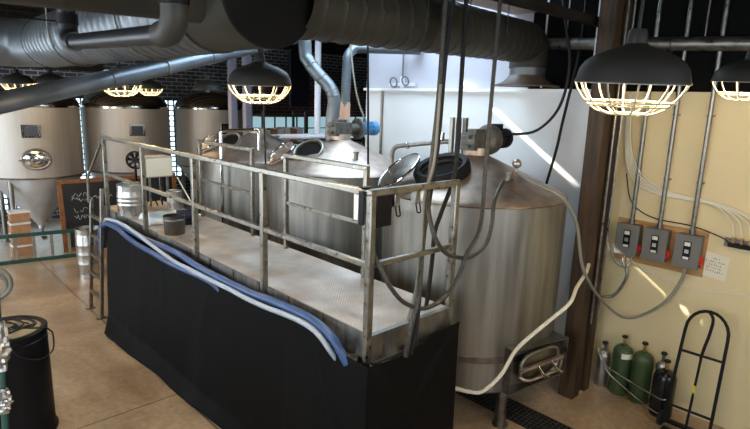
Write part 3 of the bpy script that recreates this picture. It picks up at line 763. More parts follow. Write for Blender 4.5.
# ------------------------------------------------------------------ front-left drum, pole, hoses
t = thing('black_drum', 'tall black drum with tan top at the left edge of the room', 'drum', (.80,5.95,0))
bx, by, bh, br = .80, 5.95, 1.085, .335
MB().lathe([(0,0),(br+.02,0),(br+.02,.02),(br,.05),(br,.3),(br,bh-.08),(br-.012,bh-.07),(br-.012,bh-.05),(br,bh-.04),(br,bh-.005)],(bx,by,0),seg=56).build('drum_body', BLACKPL, t)
MB().lathe([(br-.05,bh-.02),(br-.045,bh-.0)  ,(0,bh)],(bx,by,0),seg=56).build('drum_top', DRUMTOP, t)
MB().lathe([(br-.05,bh-.02),(br-.048,bh+.012),(br-.01,bh+.02),(br+.008,bh+.008),(br+.006,bh-.02),(br-.05,bh-.02)],(bx,by,0),seg=56).build('drum_rim', BLACKMET, t)
rr = random.Random(2); pts = []
for i in range(60):
    a = i*.62; r_ = .17+.06*math.sin(i*.37)+rr.uniform(-.02,.02)
    pts.append((bx-.05+r_*math.cos(a)*1.25, by-.02+r_*math.sin(a), bh+.016+.010*(i%5)+rr.uniform(0,.01)))
pts += [(bx+.16,by-.22,bh+.05),(bx+.27,by-.24,bh+.03),(bx+.32,by-.20,bh-.02),(bx+.36,by-.12,bh-.1),(bx+.33,by-.22,bh-.22),(bx+.2,by-.33,bh-.24),(bx+.05,by-.375,bh-.16),(bx-.03,by-.37,bh-.05),(bx-.02,by-.33,bh+.035)]
tag(MB().tube(smooth_path(pts,4),.0075,7).build('coiled_cable', CABLE, loc=(bx,by,bh)), 'black cable coiled on top of the black drum', 'cable')
t = thing('green_pole', 'green metal pole leaning at the left edge in front of the black drum', 'pole', (.19,2.36,0))
MB().tube([(.19,2.36,0),(.326,2.772,1.82),(.352,2.855,2.2),(.39,2.98,2.75)],.015,12).build('pole_tube', GREENPAINT, t)
MB().cyl((.19,2.36,0),(.192,2.367,.04),.022,12).build('pole_foot', RUBBER, t)
def wrap(p0, p1, r, seed):
    rr2 = random.Random(seed); P0, P1 = Vector(p0), Vector(p1); ax = (P1-P0).normalized(); u, v, _ = frame_of(ax); n, sg = 16, 18
    vs = []; fs = []
    for i in range(n+1):
        q = i/n; rad = r*(.55+.45*math.sin(PI*q))
        for k in range(sg):
            w = 2*PI*k/sg; rk = rad*(1+rr2.uniform(-.32,.32))
            vs.append(P0.lerp(P1,q)+(u*math.cos(w)+v*math.sin(w))*rk)
    for i in range(n):
        for k in range(sg): l = (k+1) % sg; fs.append((i*sg+k,i*sg+l,(i+1)*sg+l,(i+1)*sg+k))
    return MB().add(vs, fs)
tag(wrap((.362,2.862,2.31),(.340,2.805,2.09),.034,3).build('foil_wrap', SILVCYL, loc=(.36,2.84,2.2), ang=12), 'upper crumpled silver foil wrapped around the leaning green pole', 'foil', 'crumpled foil on the green pole')
tag(wrap((.338,2.795,2.01),(.328,2.765,1.90),.030,9).build('foil_wrap', SILVCYL, loc=(.35,2.78,1.95), ang=12), 'lower crumpled silver foil wrapped around the leaning green pole', 'foil', 'crumpled foil on the green pole')
m = MB()
for i,(R_,dy) in enumerate(((.27,0),(.22,.05))):
    pts = [(1.22+R_*math.sin(a)*1.0, 10.2+dy-R_*.5*math.sin(a), .035+R_*(1-math.cos(a))) for a in [2*PI*j/28 for j in range(28)]]
    m.tube(pts,.035,10,closed=True)
tag(m.build('floor_hose', CABLEGREY, loc=(1.22,10.2,0)), 'looped grey hose standing on the floor at the left edge', 'hose')

# ------------------------------------------------------------------ ducts
def spiral_duct(mb, a, b, r, pitch=.16, ridge=.010, step=.02, seg=56):
    a = Vector(a); b = Vector(b); L = (b-a).length; u, v, d = frame_of(b-a); n = int(L/step)
    vs = []; fs = []
    for i in range(n+1):
        s = L*i/n
        for k in range(seg):
            w = 2*PI*k/seg
            ph = ((s - pitch*w/(2*PI)) % pitch)
            bump = ridge if ph < .024 else 0
            vs.append(a+d*s+(u*math.cos(w)+v*math.sin(w))*(r+bump))
    for i in range(n):
        for k in range(seg):
            l = (k+1) % seg; fs.append((i*seg+k,i*seg+l,(i+1)*seg+l,(i+1)*seg+k))
    return mb.add(vs, fs)
SXd = 1.85
t = thing('silver_duct', 'large silver spiral air duct crossing the upper left with capped near end', 'duct', (SXd,5.5,3.95))
spiral_duct(MB(),(SXd,3.55,3.95),(SXd,7.9,3.95),.30).build('duct_tube', DUCTSILV, t, ang=30)
MB().lathe([(.302,0),(.302,.66)],(SXd,2.89,3.95),(0,1,0),56).build('duct_tee', DUCTDK, t)  # dark tone is painted shade on the silver duct's near part
MB().lathe([(0,-.012),(.29,-.012),(.312,0),(.312,.03)],(SXd,2.89,3.95),(0,1,0),56).build('end_cap', DUCTCAP, t)
for y in (3.56,7.9): MB().ring((SXd,y,3.95),(0,1,0),.304,.010,56,6).build('duct_collar', DUCTDK, t)
MB().tube(smooth_path([(SXd,7.9,3.95),(SXd-.02,8.1,3.95),(SXd-.2,8.45,3.95),(SXd-.6,8.6,3.95),(SXd-1.2,8.6,3.95),(-3.4,8.6,3.95)],6),.30,40).build('duct_elbow', DUCTSILV, t)
for y in (4.6,6.6): MB().tube([(SXd-.32,y,ZC)]+[(SXd+.32*math.cos(w),y,3.95+.32*math.sin(w)) for w in [-PI+PI*i/16 for i in range(17)]]+[(SXd+.32,y,ZC)],.008,6).build('duct_hanger', GALV, t)
t = thing('branch_duct', 'dark spiral branch duct running right from the capped silver duct to the wall', 'duct', (4,3.4,4.0))
A_, B_ = Vector((SXd+.2,3.02,3.965)), Vector((5.86,3.72,4.095))
spiral_duct(MB(),A_,B_,.232,pitch=.20,ridge=.008).build('duct_tube', DUCTDK, t, ang=30)
dd = (B_-A_).normalized()
MB().tube(smooth_path([B_-dd*.02,B_+dd*.12,B_+dd*.2+Vector((0,0,-.06)),B_+dd*.23+Vector((0,0,-.2)),B_+dd*.23+Vector((0,0,-.30))],6),[.235]*18+[.225]*7,40).build('duct_elbow', DUCTDK, t)
q = B_+dd*.23
MB().cyl(q+Vector((0,0,-.40)),q+Vector((0,0,-.20)),.215,40).build('drop_collar', DUCTSILV, t)
MB().lathe([(.215,-.38),(.235,-.42),(.30,-.47),(.40,-.505),(.40,-.515),(.30,-.50),(0,-.49)],q,(0,0,1),40).build('diffuser', mat('brown_diffuser',(.11,.075,.05),.5), t)
for f_ in (.35,.75):
    p = A_.lerp(B_,f_)
    for s_ in (-1,1): MB().bar(p+Vector((0,.24*s_,0)),Vector((p.x,p.y+.24*s_,ZC)),.010).build('duct_hanger', GALV, t)
t = thing('branch_duct', 'dark duct crossing the top left corner in front of the silver duct', 'duct', (0,3.3,4.03))
spiral_duct(MB(),(-2.6,3.28,3.93),(SXd-.2,3.30,4.02),.232,pitch=.6,ridge=.006).build('duct_tube', DUCTDK, t, ang=30)
# inclined auger tube
t = thing('auger_tube', 'long inclined galvanised auger tube crossing the upper left above the fermenters', 'pipe', (2,5.6,3.5))
g0, g1 = Vector((-.65,4.07,2.92)), Vector((5.05,7.25,4.26)); gd = (g1-g0).normalized()
MB().tube([g0,g1],.080,28).build('auger_body', AUGER, t)
for f_ in (.42,.66): p = g0.lerp(g1,f_); MB().cyl(p-gd*.05,p+gd*.05,.086,28).build('auger_coupling', AUGER, t)
for f_ in (.05,.53,.93): p = g0.lerp(g1,f_); MB().bar(p,Vector((p.x,p.y,ZC)),.012).ring(p,gd,.084,.008,24,6).build('auger_hanger', GALV, t)
# black drain pipe
t = thing('drain_pipe', 'black cast drain pipe with elbows and droppers beneath the upper left duct', 'pipe', (1.12,3.4,3.68))
for y, z in ((4.30,3.68),(2.56,3.635)):
    MB().tube([(1.12,y,z+.16),(1.12,y,ZC)],.058,20).build('dropper', PIPEBLK, t)
    MB().cyl((1.12,y,z+.12),(1.12,y,z+.19),.070,20).build('pipe_hub', BLACKMET, t)
    s_ = -1 if y > 3 else 1
    MB().tube(smooth_path([(1.12,y,z+.14),(1.12,y+s_*.01,z+.06),(1.12,y+s_*.06,z+.01),(1.12,y+s_*.16,z)],6),.063,20).build('elbow', PIPEBLK if y > 3 else DUCTDK, t)
MB().tube([(1.12,4.16,3.68),(1.12,2.70,3.635)],.050,20).build('pipe_run', PIPEBLK, t)
m = MB().bar((1.12,4.30,3.815),(.86,4.30,3.815),.01); m.build('pipe_bracket', BLACKMET, t)
# silver conduit pipe high on the right
t = thing('air_pipe', 'horizontal silver pipe high on the right wall behind the biggest pendant lamp', 'pipe', (6.3,1.5,4.0))
MB().tube([(6.3,3.70,4.11),(6.3,1.5,4.0),(6.3,-2.9,3.82)],.070,20).build('pipe_run', GALV, t)
for y in (2.9,2.2,.8): MB().ring((6.3,y,4.0+.0445*(y-1.5)),(0,1,.04),.072,.012,24,6).build('pipe_coupling', STEEL_DK, t)
for y in (3.4,1.9,.4): MB().bar((6.3,y,4.06+.0445*(y-1.5)),(6.3,y,ZC),.012).build('pipe_hanger', GALV, t)

# ------------------------------------------------------------------ pendant lamps
def pendant(label, x, y, z, lit=True, power=46):
    t = thing('pendant_lamp', label, 'lamp', (x,y,z), 'caged pendant lamps')
    MB().lathe([(.0,.215),(.030,.212),(.036,.203),(.042,.155),(.052,.145),(.080,.135),(.12,.122),(.16,.104),(.192,.082),(.213,.052),(.226,.0),(.229,.0),(.229,-.006),(.222,-.006)],(x,y,z),seg=48).build('lamp_shade', SHADE, t)
    MB().lathe([(.222,-.004),(.207,.045),(.186,.074),(.155,.096),(.115,.113),(.07,.125),(0,.13)],(x,y,z),seg=48).build('shade_liner', LINER if lit else SHADE, t)
    m = MB().tube([(x,y,z+.21),(x,y,ZC)],.008,8); m.build('lamp_cord', CABLE, t)
    if not lit: return t
    m = MB(); n = 12; w = .0042
    m.ring((x,y,z-.006),(0,0,1),.224,w,48,6); m.ring((x,y,z-.085),(0,0,1),.176,w,48,6); m.ring((x,y,z-.10),(0,0,1),.160,w,48,6); m.ring((x,y,z-.135),(0,0,1),.085,w,32,6)
    for q in range(n):
        a = 2*PI*q/n; c_, s_ = math.cos(a), math.sin(a)
        m.tube([(x+r_*c_,y+r_*s_,z+h_) for r_, h_ in ((.224,-.006),(.212,-.035),(.19,-.068),(.16,-.10),(.125,-.123),(.085,-.135))],w,6)
    m.build('wire_cage', CAGE, t)
    if lit:
        MB().ball((x,y,z+.055),.032,16,1.25).build('bulb', BULB, t)
        L = bpy.data.lights.new('lamp_light','POINT'); L.energy = power; L.color = (1,.72,.38); L.shadow_soft_size = .05
        lo = bpy.data.objects.new('lamp_light', L); COL.objects.link(lo); lo.parent = t; lo.location = (0,0,.0)
    return t
lamp = pendant('largest caged pendant lamp hanging before the timber column', 2.41, .985, 3.466)
lamp.rotation_euler = (math.radians(2.2), math.radians(-2.2), 0)
dup(lamp, (2.136,3.493,3.448), 'caged pendant lamp hanging above the middle of the work platform')
dup(lamp, (4.70,1.10,3.575), 'caged pendant lamp cut off by the right edge of the photo')
dup(lamp, (2.237,6.64,3.457), 'caged pendant lamp in front of the middle fermenter dome, nearer of that pair')
dup(lamp, (1.86,10.1,3.46), 'leftmost caged pendant lamp above the leftmost fermenter')
dup(lamp, (2.28,9.9,3.475), 'caged pendant lamp second from left, half hidden by the auger tube')
dup(lamp, (3.99,10.33,3.466), 'smaller caged pendant lamp just right of the one by the middle dome')
pendant('unlit dark pendant lamp in front of the rightmost fermenter dome', 4.05, 8.16, 3.446, lit=False)

# ------------------------------------------------------------------ timber column and the right wall
t = thing('timber_column', 'dark built-up timber column rising in front of the right wall', 'column', (5.9,2.65,0))
def post(x0,x1,y0,y1,nm,mt=TIMBER): return MB().bb((x0,y0,0),(x1,y1,ZC-.3)).build(nm, mt, t, bevel=.008)
post(5.70,5.86,2.56,2.74,'timber_post'); post(5.875,5.985,2.60,2.74,'filler_board'); post(6.0,6.12,2.555,2.74,'timber_post'); post(6.13,6.20,2.60,2.74,'side_plate',JOIST)
for x in (5.93,6.05): MB().cyl((x,2.545 if x < 6 else 2.53,0.9),(x,2.545 if x < 6 else 2.53,4.9),.013,10).build('surface_conduit', GALV, t)
# plywood backboard with three switches
t = thing('plywood_board', 'varnished plywood backboard on the wall holding the three switch boxes', 'board', (6.43,2.1,1.6))
MB().bb((6.432,1.625,1.60),(6.45,2.575,2.10)).build('board', PLY, t)
t['category'] = 'board'
for i, y in enumerate((2.41,2.105,1.775)):
    t = thing('disconnect_switch', ['left','middle','right'][i]+' grey disconnect switch box with red handle on the plywood board', 'switch', (6.37,y,1.69), 'switch boxes on the plywood board')
    MB().bb((6.312,y-.12,1.70),(6.432,y+.12,2.055)).build('box_body', BOXGREY, t, bevel=.006)
    MB().bb((6.302,y-.128,1.695),(6.316,y+.128,2.06)).build('box_cover', BOXGREY, t, bevel=.004)
    p = MB().bb((6.296,y-.04,1.79),(6.303,y+.035,1.99)).build('switch_plate', BLACKPL, t)
    MB().bb((6.292,y-.03,1.94),(6.297,y+.026,1.98)).build('rating_label', LABELWH, p); MB().bb((6.292,y-.022,1.86),(6.297,y+.018,1.90)).build('rating_label', SILVCYL, p); MB().bb((6.292,y-.03,1.795),(6.297,y+.026,1.82)).build('rating_label', LABELWH, p)
    MB().bar((6.36,y-.135,1.75),(6.33,y-.145,1.84),.03,.022).cyl((6.36,y-.11,1.75),(6.36,y-.15,1.75),.022,12).build('lever_handle', RED, t)
    ytop = (2.41,2.105,1.775)[i]
    c_ = thing('conduit', ['leftmost','middle','rightmost'][i]+' vertical steel conduit rising from the '+['left','middle','right'][i]+' switch box', 'conduit', (6.40,ytop,2.05), 'conduits above the switch boxes')
    MB().cyl((6.40,ytop,2.056),(6.40,ytop-.0,ZC),.023,14).build('conduit_tube', GALV, c_)
    MB().cyl((6.40,ytop,2.055),(6.40,ytop,2.10),.032,12).build('conduit_hub', GALV, c_)
    for z in (2.6,3.3): MB().bb((6.41,ytop-.035,z),(6.45,ytop+.035,z+.02)).build('conduit_strap', GALV, c_)
# hand-written paper notice (illegible scrawl)
t = thing('paper_notice', 'square hand-lettered paper notice taped to the right wall', 'notice', (6.445,1.525,1.62))
MB().prism([(6.448,1.645,1.63),(6.448,1.41,1.605),(6.448,1.395,1.865),(6.448,1.63,1.895)],(-.004,0,0)).build('sheet', PAPER, t)
m = MB(); rr = random.Random(11)
for z, n_, y0 in ((1.835,4,1.56),(1.80,9,1.61),(1.765,6,1.575),(1.73,7,1.60),(1.697,8,1.60)):
    for k_ in range(n_):
        y = y0-.021*k_; zz = z-.10*(1.64-y)*.6
        pts = [(6.4425,y+rr.uniform(-.007,.007),zz+rr.uniform(-.011,.011)) for _ in range(4)]
        m.tube(pts,.0022,4)
m.build('handwriting', INK, t)
# gas manifold
t = thing('gas_manifold', 'black gas manifold with brass valves on the right wall', 'manifold', (6.42,1.3,2.0))
MB().bb((6.43,1.02,1.985),(6.45,1.475,2.075)).build('backing_plate', MANIF, t)
MB().bb((6.375,1.02,1.995),(6.43,1.43,2.04)).build('manifold_bar', BLACKPL, t, bevel=.006)
for k_ in range(5):
    y = 1.39-.075*k_
    MB().cyl((6.40,y,2.04),(6.40,y,2.085),.014,10).cyl((6.37,y,2.065),(6.43,y,2.065),.012,10).box((6.40,y,2.095),(.03,.035,.02)).build('brass_valve', BRASS, t)
for k_ in range(5):
    o = .018*k_; ye = 1.39-.075*k_
    pts = [(6.41-.006*k_,2.62-o*.3,3.52),(6.41-.006*k_,2.60-o,2.95),(6.41-.006*k_,2.50-o*1.5,2.62+o*.6),(6.41,2.28-o*2,2.455+o*.5),(6.41,1.92-o*2,2.42+o*.3),(6.41,1.62-o*2.5,2.40-o*.2),(6.405,ye+.06,2.27),(6.40,ye,2.105)]
    tag(MB().tube(smooth_path(pts,7),.0085,7).build('gas_tube', CREAMHOSE, loc=(6.41,2.0,2.4)),
        'white gas tube curving along the right wall to the '+['first','second','third','fourth','last'][k_]+' brass valve from the left', 'tube', 'white tubes to the manifold')
pipe('wall_tube', 'thin white tube running along the wall below the switch boxes', 'tube', [(6.43,2.46,1.68),(6.43,2.30,1.57),(6.43,2.05,1.49),(6.43,1.72,1.455),(6.43,1.2,1.52),(6.43,.6,1.56)], .008, CREAMHOSE, smooth=True)
pipe('flexible_conduit', 'short grey flexible conduit bending below the left switch box', 'conduit', [(6.35,2.42,1.70),(6.33,2.42,1.60),(6.32,2.36,1.45),(6.30,2.46,1.2),(6.24,2.60,1.13)], .018, GALV, smooth=True)
pipe('black_hose', 'dark hose hanging down the side of the timber column to the white flexible conduit', 'hose', [(6.22,2.66,3.3),(6.24,2.63,2.5),(6.25,2.60,1.9),(6.26,2.50,1.62),(6.28,2.36,1.56),(6.33,2.33,1.70)], .012, CABLEGREY, smooth=True)
pipe('black_cable', 'thin black cable sagging across the wall from column to manifold', 'cable', [(6.42,2.55,2.62),(6.42,2.45,2.30),(6.42,2.2,2.16),(6.42,1.8,2.14),(6.42,1.5,2.07),(6.42,1.42,2.02)], .006, CABLE, smooth=True)
# wall ledge conduit, wall riser and fittings over the tanks
pipe('wall_conduit', 'thin vertical conduit on the white wall behind the blue motor', 'conduit', [(6.42,6.68,.3),(6.42,6.68,3.53)], .022, GALV)
t = thing('wall_valve', 'grey pipe valve with handwheels on the white ledge above the tanks', 'valve', (6.40,6.2,3.57))
MB().bar((6.40,6.48,3.63),(6.40,5.92,3.63),.05).cyl((6.40,6.2,3.57),(6.40,6.2,3.75),.04,12).build('valve_body', LAVPIPE, t)
MB().ring((6.36,6.36,3.66),(1,0,.2),.075,.012,24,6).build('handwheel', BOXGREY, t)
MB().ring((6.36,6.10,3.68),(1,0,.3),.07,.012,24,6).build('handwheel', BOXGREY, t)
pipe('chain_drop', 'thin chain hanging above the wall valve', 'chain', [(6.40,6.2,3.76),(6.40,6.2,ZC)], .014, BOXGREY)

# ------------------------------------------------------------------ gas cylinders, chain, hand truck
def cylinder(label, x, y, r, h, mt):
    t = thing('gas_cylinder', label, 'gas cylinder', (x,y,0), 'gas cylinders by the wall')
    hb_ = h-.11; n = 8
    prof = [(0,0),(r*.95,0),(r,.012),(r,hb_-r*1.0)]+[(r*math.cos(PI/2*i/n)*.82+r*.18, hb_-r+r*.9*math.sin(PI/2*i/n)) for i in range(n+1)]+[(.03,hb_-.05),(.03,hb_),(0,hb_)]
    MB().lathe(prof,(x,y,0),seg=32).build('cylinder_body', mt, t)
    m = MB().cyl((x,y,hb_-.01),(x,y,h-.03),.018,12).cyl((x-.05,y-.02,h-.06),(x+.04,y+.02,h-.06),.014,10)
    m.build('cylinder_valve', BRASS if mt is not SILVCYL else STEEL_DK, t)
    MB().lathe([(0,0),(.03,0),(.036,.01),(.03,.025),(0,.025)],(x,y,h-.03),seg=14).build('valve_knob', BLACKPL, t)
    return t
g1_ = cylinder('small silver gas cylinder nearest the timber column', 6.33,2.51,.075,.57,SILVCYL)
g2_ = cylinder('left green gas cylinder with a paper label on its shoulder', 6.325,2.29,.112,.73,GREENCYL)
MB().lathe([(.1135,.47),(.1140,.508),(.1125,.535)],(6.325,2.29,0),(0,0,1),24,-PI*.42,PI*.02).build('paper_label', PAPER, g2_)
g3_ = cylinder('right green gas cylinder standing beside the black cylinder', 6.315,2.055,.112,.73,GREENCYL)
g4_ = cylinder('black gas cylinder standing nearest the hand truck', 6.20,1.765,.118,.66,BLACKCYL)
g5_ = cylinder('slim grey gas cylinder half hidden behind the black cylinder', 6.375,1.86,.065,.66,SILVCYL)
pipe('safety_chain', 'upper pale chain slung across the gas cylinders', 'chain', [(6.245,2.55,.42),(6.20,2.42,.33),(6.19,2.24,.28),(6.16,2.05,.25),(6.075,1.76,.24),(6.09,1.69,.25)], .007, SILVCYL, smooth=True)
pipe('safety_chain', 'lower pale chain drooping over the gas cylinders', 'chain', [(6.25,2.56,.48),(6.205,2.40,.27),(6.19,2.20,.16),(6.15,1.98,.09),(6.07,1.78,.07),(6.07,1.70,.08)], .007, SILVCYL, smooth=True)
t = thing('hand_truck', 'black tubular hand truck with loop handle leaning against the right wall', 'hand truck', (5.97,1.42,0))
def ht(y, z): return Vector((5.93+.20*z, y, z))
yl0, yl1, yr0, yr1 = 1.645, 1.63, 1.215, 1.235
arch = [ht(yl0,.06), ht(yl1,1.08)]
for i in range(1,12):
    w = PI*i/12; arch.append(ht((yl1+yr1)/2+(yl1-yr1)/2*math.cos(w), 1.10+.225*math.sin(w)))
arch += [ht(yr1,1.08), ht(yr0,.06)]
MB().tube(arch,.0165,12).build('frame_tube', BLACKMET, t)
MB().tube([ht(yl1,.86),ht(yr1,.865)],.014,10).build('crossbar', BLACKMET, t)
MB().tube([ht(yl0,.27),ht(yr0,.275)],.014,10).build('crossbar', BLACKMET, t)
ym = 1.43
MB().tube([ht(ym,.06),ht(ym,.86)],.013,10).build('centre_bar', BLACKMET, t)
MB().box(ht(ym,.50)-Vector((.014,0,0)),(.006,.03,.11)).build('yellow_sticker', YELLOW, t)
MB().tube(smooth_path([ht(ym+.02,1.325),ht(ym-.035,1.26)-Vector((.02,0,0)),ht(ym-.04,1.12)-Vector((.06,0,0)),ht(ym-.02,.98)-Vector((.05,0,0)),ht(ym,.84)-Vector((.015,0,0))],6),.015,10).build('grip_handle', BLACKMET, t)
MB().bb((5.74,1.22,.012),(5.95,1.64,.024)).build('toe_plate', BLACKMET, t)
for y in (1.685,1.175): MB().lathe([(.03,-.022),(.07,-.022),(.085,-.012),(.085,.012),(.07,.022),(.03,.022)],(5.98,y,.086),(0,1,0),28).build('wheel', RUBBER, t)
MB().cyl((5.98,1.15,.086),(5.98,1.715,.086),.012,10).box((5.96,1.43,.09),(.06,.42,.03)).build('axle', BLACKMET, t)

# floor drain
t = thing('floor_drain', 'long floor drain channel with metal grating beside the nearest tank', 'drain', (4.95,3,0))
MB().bb((4.78,1.4,.001),(5.16,10,.004)).build('drain_shade_sheet', DARKVOID, t)  # dark sheet stands for the shaded channel under the grating
m = MB()
for i in range(8): m.bar((4.80+.05*i,1.4,.007),(4.80+.05*i,10,.007),.012,.01)
for i in range(170): m.bb((4.79,1.42+.05*i,.002),(5.15,1.432+.05*i,.010))
m.build('grating', DRAIN, t)

# ------------------------------------------------------------------ cables and hoses hanging at the near end of the platform
def cab(name, label, pts, r, mt=CABLE, group='cables hanging at the platform end', cat='cable'):
    return tag(MB().tube(smooth_path(pts,8),r,8).build(name, mt, loc=tuple(pts[0])), label, cat, group)
cab('hanging_cable','leftmost black cable of the bundle, dropping over the end rail to the deck',[(3.50,2.92,5.2),(3.46,2.92,4.14),(3.43,2.91,3.38),(3.33,2.89,2.57),(3.2,2.80,2.2),(3.02,2.66,1.9),(2.92,2.63,1.66),(2.88,2.64,1.42)],.021,HOSEGREY)
cab('hanging_cable','second black cable of the bundle, ending at the end rail',[(3.56,2.90,5.2),(3.53,2.9,4.2),(3.47,2.9,3.69),(3.43,2.9,2.98),(3.37,2.9,2.58),(3.22,2.83,2.15),(3.05,2.68,1.86),(2.97,2.63,1.6),(2.93,2.64,1.42)],.021)
cab('hanging_cable','thick black cable in the bundle, looping away to the nearest tank',[(3.60,2.93,5.2),(3.57,2.93,4.2),(3.51,2.93,3.7),(3.46,2.92,2.98),(3.30,2.86,2.64),(3.24,2.74,2.36),(3.33,2.70,2.19),(3.50,2.70,2.10),(3.72,2.70,2.06),(3.93,2.70,2.14),(4.03,2.72,2.32),(4.10,2.76,2.5),(4.36,2.86,2.63),(4.62,2.98,2.60),(4.9,3.1,2.585),(5.10,3.17,2.605)],.019,HOSEGREY)
cab('hanging_cable','straight black cable right of the bundle, ending behind the end rail',[(3.78,2.96,5.2),(3.76,2.95,4.19),(3.76,2.95,3.38),(3.75,2.95,2.78),(3.58,2.93,2.45),(3.46,2.9,2.27),(3.42,2.88,2.0),(3.40,2.9,1.61)],.019)
cab('hanging_cable','rightmost black cable, swinging in a wide loop below the end rail',[(4.13,2.86,5.2),(4.08,2.84,4.2),(4.03,2.82,3.48),(3.96,2.78,2.86),(3.80,2.68,2.33),(3.59,2.65,2.12),(3.50,2.65,1.95),(3.34,2.65,1.80),(3.09,2.65,1.76),(2.86,2.65,1.86),(2.72,2.66,2.00),(2.66,2.70,2.13),(2.66,2.82,2.3),(2.70,2.85,2.55)],.018,HOSEGREY)
cab('hanging_cable','short grey hose hanging straight down inside the bundle',[(3.40,2.87,3.5),(3.37,2.87,2.9),(3.26,2.86,2.6),(3.18,2.80,2.2),(3.1,2.76,1.9),(3.06,2.80,1.61)],.012,CABLEGREY)
cab('motor_cable','black cable curving down to the black motor on the nearest tank',[(5.60,3.12,5.2),(5.60,3.10,4.46),(5.62,2.97,3.84),(5.60,3.02,3.37),(5.58,3.24,3.10),(5.52,3.50,3.03),(5.40,3.67,3.06)],.016,group='drop cables by the wall')
cab('wall_cable','twisted black cable dropping down the white wall near the column',[(6.36,3.24,5.2),(6.36,3.23,4.4),(6.30,3.23,3.9),(6.34,3.36,3.2),(6.34,3.41,2.83),(6.36,3.52,2.35)],.018,group='drop cables by the wall')
cab('wall_cable','thin black cord on the white wall right beside the column',[(6.42,3.0,5.2),(6.42,3.0,3.6),(6.42,3.02,2.0),(6.42,3.02,1.0)],.008,group='drop cables by the wall')
cab('drop_cord','straight black cord hanging before the left end of the white wall',[(4.95,5.52,5.2),(4.90,5.39,4.0),(4.74,5.15,2.55)],.014,group='thin drop cords')
cab('drop_cord','thin dark cord hanging behind the lamp above the platform',[(3.37,5.45,5.2),(3.35,5.42,3.87),(3.3,5.3,2.62)],.010,group='thin drop cords')
cab('drop_cord','pale cord sagging from the right-angled flue pipe to the blue motor',[(5.38,6.30,4.15),(5.36,6.2,3.75),(5.40,6.12,3.35),(5.50,6.05,3.045)],.014,CABLEGREY,group='thin drop cords')
pipe('grey_hose', 'grey hose from the nearest tank top looping low to the switches', 'hose',
     [(5.15,3.20,2.62),(4.98,3.0,2.612),(4.80,2.76,2.60),(4.88,2.60,2.53),(4.94,2.50,2.44),(5.13,2.46,2.20),(5.31,2.45,1.78),(5.53,2.44,1.51),(5.85,2.44,1.26),(6.2,2.48,1.06),(6.22,2.30,.98),(6.24,2.11,1.06),(6.28,1.90,1.28),(6.33,1.79,1.55),(6.35,1.775,1.70)], .0165, CABLEGREY, smooth=True, seg=12)
pipe('cream_hose', 'cream hose from the timber column down across the nearest tank to the curtain', 'hose',
     [(5.70,2.545,1.66),(5.55,2.50,1.60),(5.16,2.40,1.55),(4.88,2.33,1.46),(4.60,2.41,1.30),(4.36,2.55,1.06),(4.22,2.61,.82),(4.06,2.70,.66),(3.96,2.80,.65),(3.86,2.92,.67),(3.70,3.1,.60)], .019, CREAMHOSE, smooth=True, seg=12)
# boxes clipped under the end rail
t = thing('rail_switch', 'black control box hanging under the end rail at the near post', 'control box', (2.72,2.80,2.46))
MB().bb((2.64,2.765,2.45),(2.80,2.90,2.69)).build('box_body', BLACKPL, t, bevel=.01)
MB().bb((2.66,2.80,2.685),(2.69,2.82,2.70)).build('hook', BLACKPL, t)
t = thing('rail_cloth', 'black cloth with a white edge folded over the rail behind the near corner post', 'cloth', (2.6,2.92,2.5))
MB().bb((2.556,2.815,2.47),(2.570,2.87,2.72)).bb((2.632,2.815,2.50),(2.645,2.87,2.72)).bb((2.556,2.815,2.738),(2.645,2.87,2.748)).build('cloth_fold', BLACKPL, t, bevel=.004)
MB().bb((2.555,2.87,2.50),(2.569,2.92,2.69)).build('cloth_edge', LABELWH, t, bevel=.004)
for i,(x,lab) in enumerate(((2.845,'left'),(3.07,'right'))):
    t = thing('rail_clip', lab+' grey metal clip hanging below the end rail', 'clip', (x,2.78,2.6), 'clips under the end rail')
    MB().bb((x-.028,2.755,2.585),(x+.028,2.81,2.69)).build('clip_body', GALV, t, bevel=.006)
    MB().tube(bend_path([(x-.02,2.76,2.60),(x-.02,2.74,2.52),(x+.02,2.74,2.52),(x+.02,2.76,2.60)],.015),.006,6).build('clip_wire', BLACKMET, t)

# ------------------------------------------------------------------ back of the room beyond the tanks
t = thing('standpipe', 'tall white pipe standing behind the farthest brewing tank', 'pipe', (6.3,8.3,0))
MB().cyl((6.34,8.34,0),(6.34,8.34,ZC),.06,18).build('riser', LAVPIPE, t)
MB().tube([(5.55,8.75,2.64),(6.29,7.96,2.70)],.05,16).build('side_arm', LAVPIPE, t)
for x,y,l in ((5.4,9.9,'left'),(5.55,9.6,'right')):
    tag(MB().bb((x,y,0),(x+.13,y+.13,ZC)).build('steel_post', mat('grey_violet_post_'+l,(.20,.19,.24),.5), loc=(x,y,0)), l+' grey steel post standing beyond the farthest brewing tank', 'post', 'posts beyond the tanks')
t = thing('dark_screen', 'dark panel hanging before the far brick wall', 'panel', (8.6,12.0,3.3))
MB().bb((8.25,12,3.15),(8.85,12.06,4.6)).build('panel_board', mat('black_panel',(.012,.012,.02),.4), t)
MB().bar((8.4,12.03,4.6),(8.4,12.03,ZC),.03).build('panel_hanger', BLACKMET, t); MB().bar((8.7,12.03,4.6),(8.7,12.03,ZC),.03).build('panel_hanger', BLACKMET, t)
struct(MB().bb((9.2,15.4,2.78),(17.5,15.6,3.72)), 'trim_%d' % (k+60), REDBRICK)
t = thing('red_cabinet', 'dark red cabinet against the far brick wall', 'cabinet', (12.2,15.6,0))
MB().bb((11.2,14.3,0),(13.9,15.3,1.3)).build('cabinet_body', REDBROWN, t, bevel=.02)
MB().bb((11.15,14.25,1.3),(13.95,15.35,1.36)).build('cabinet_top', LABELWH, t)
t = thing('storage_rack', 'tall steel storage rack beyond the brewing tanks', 'rack', (8.6,13.0,0))
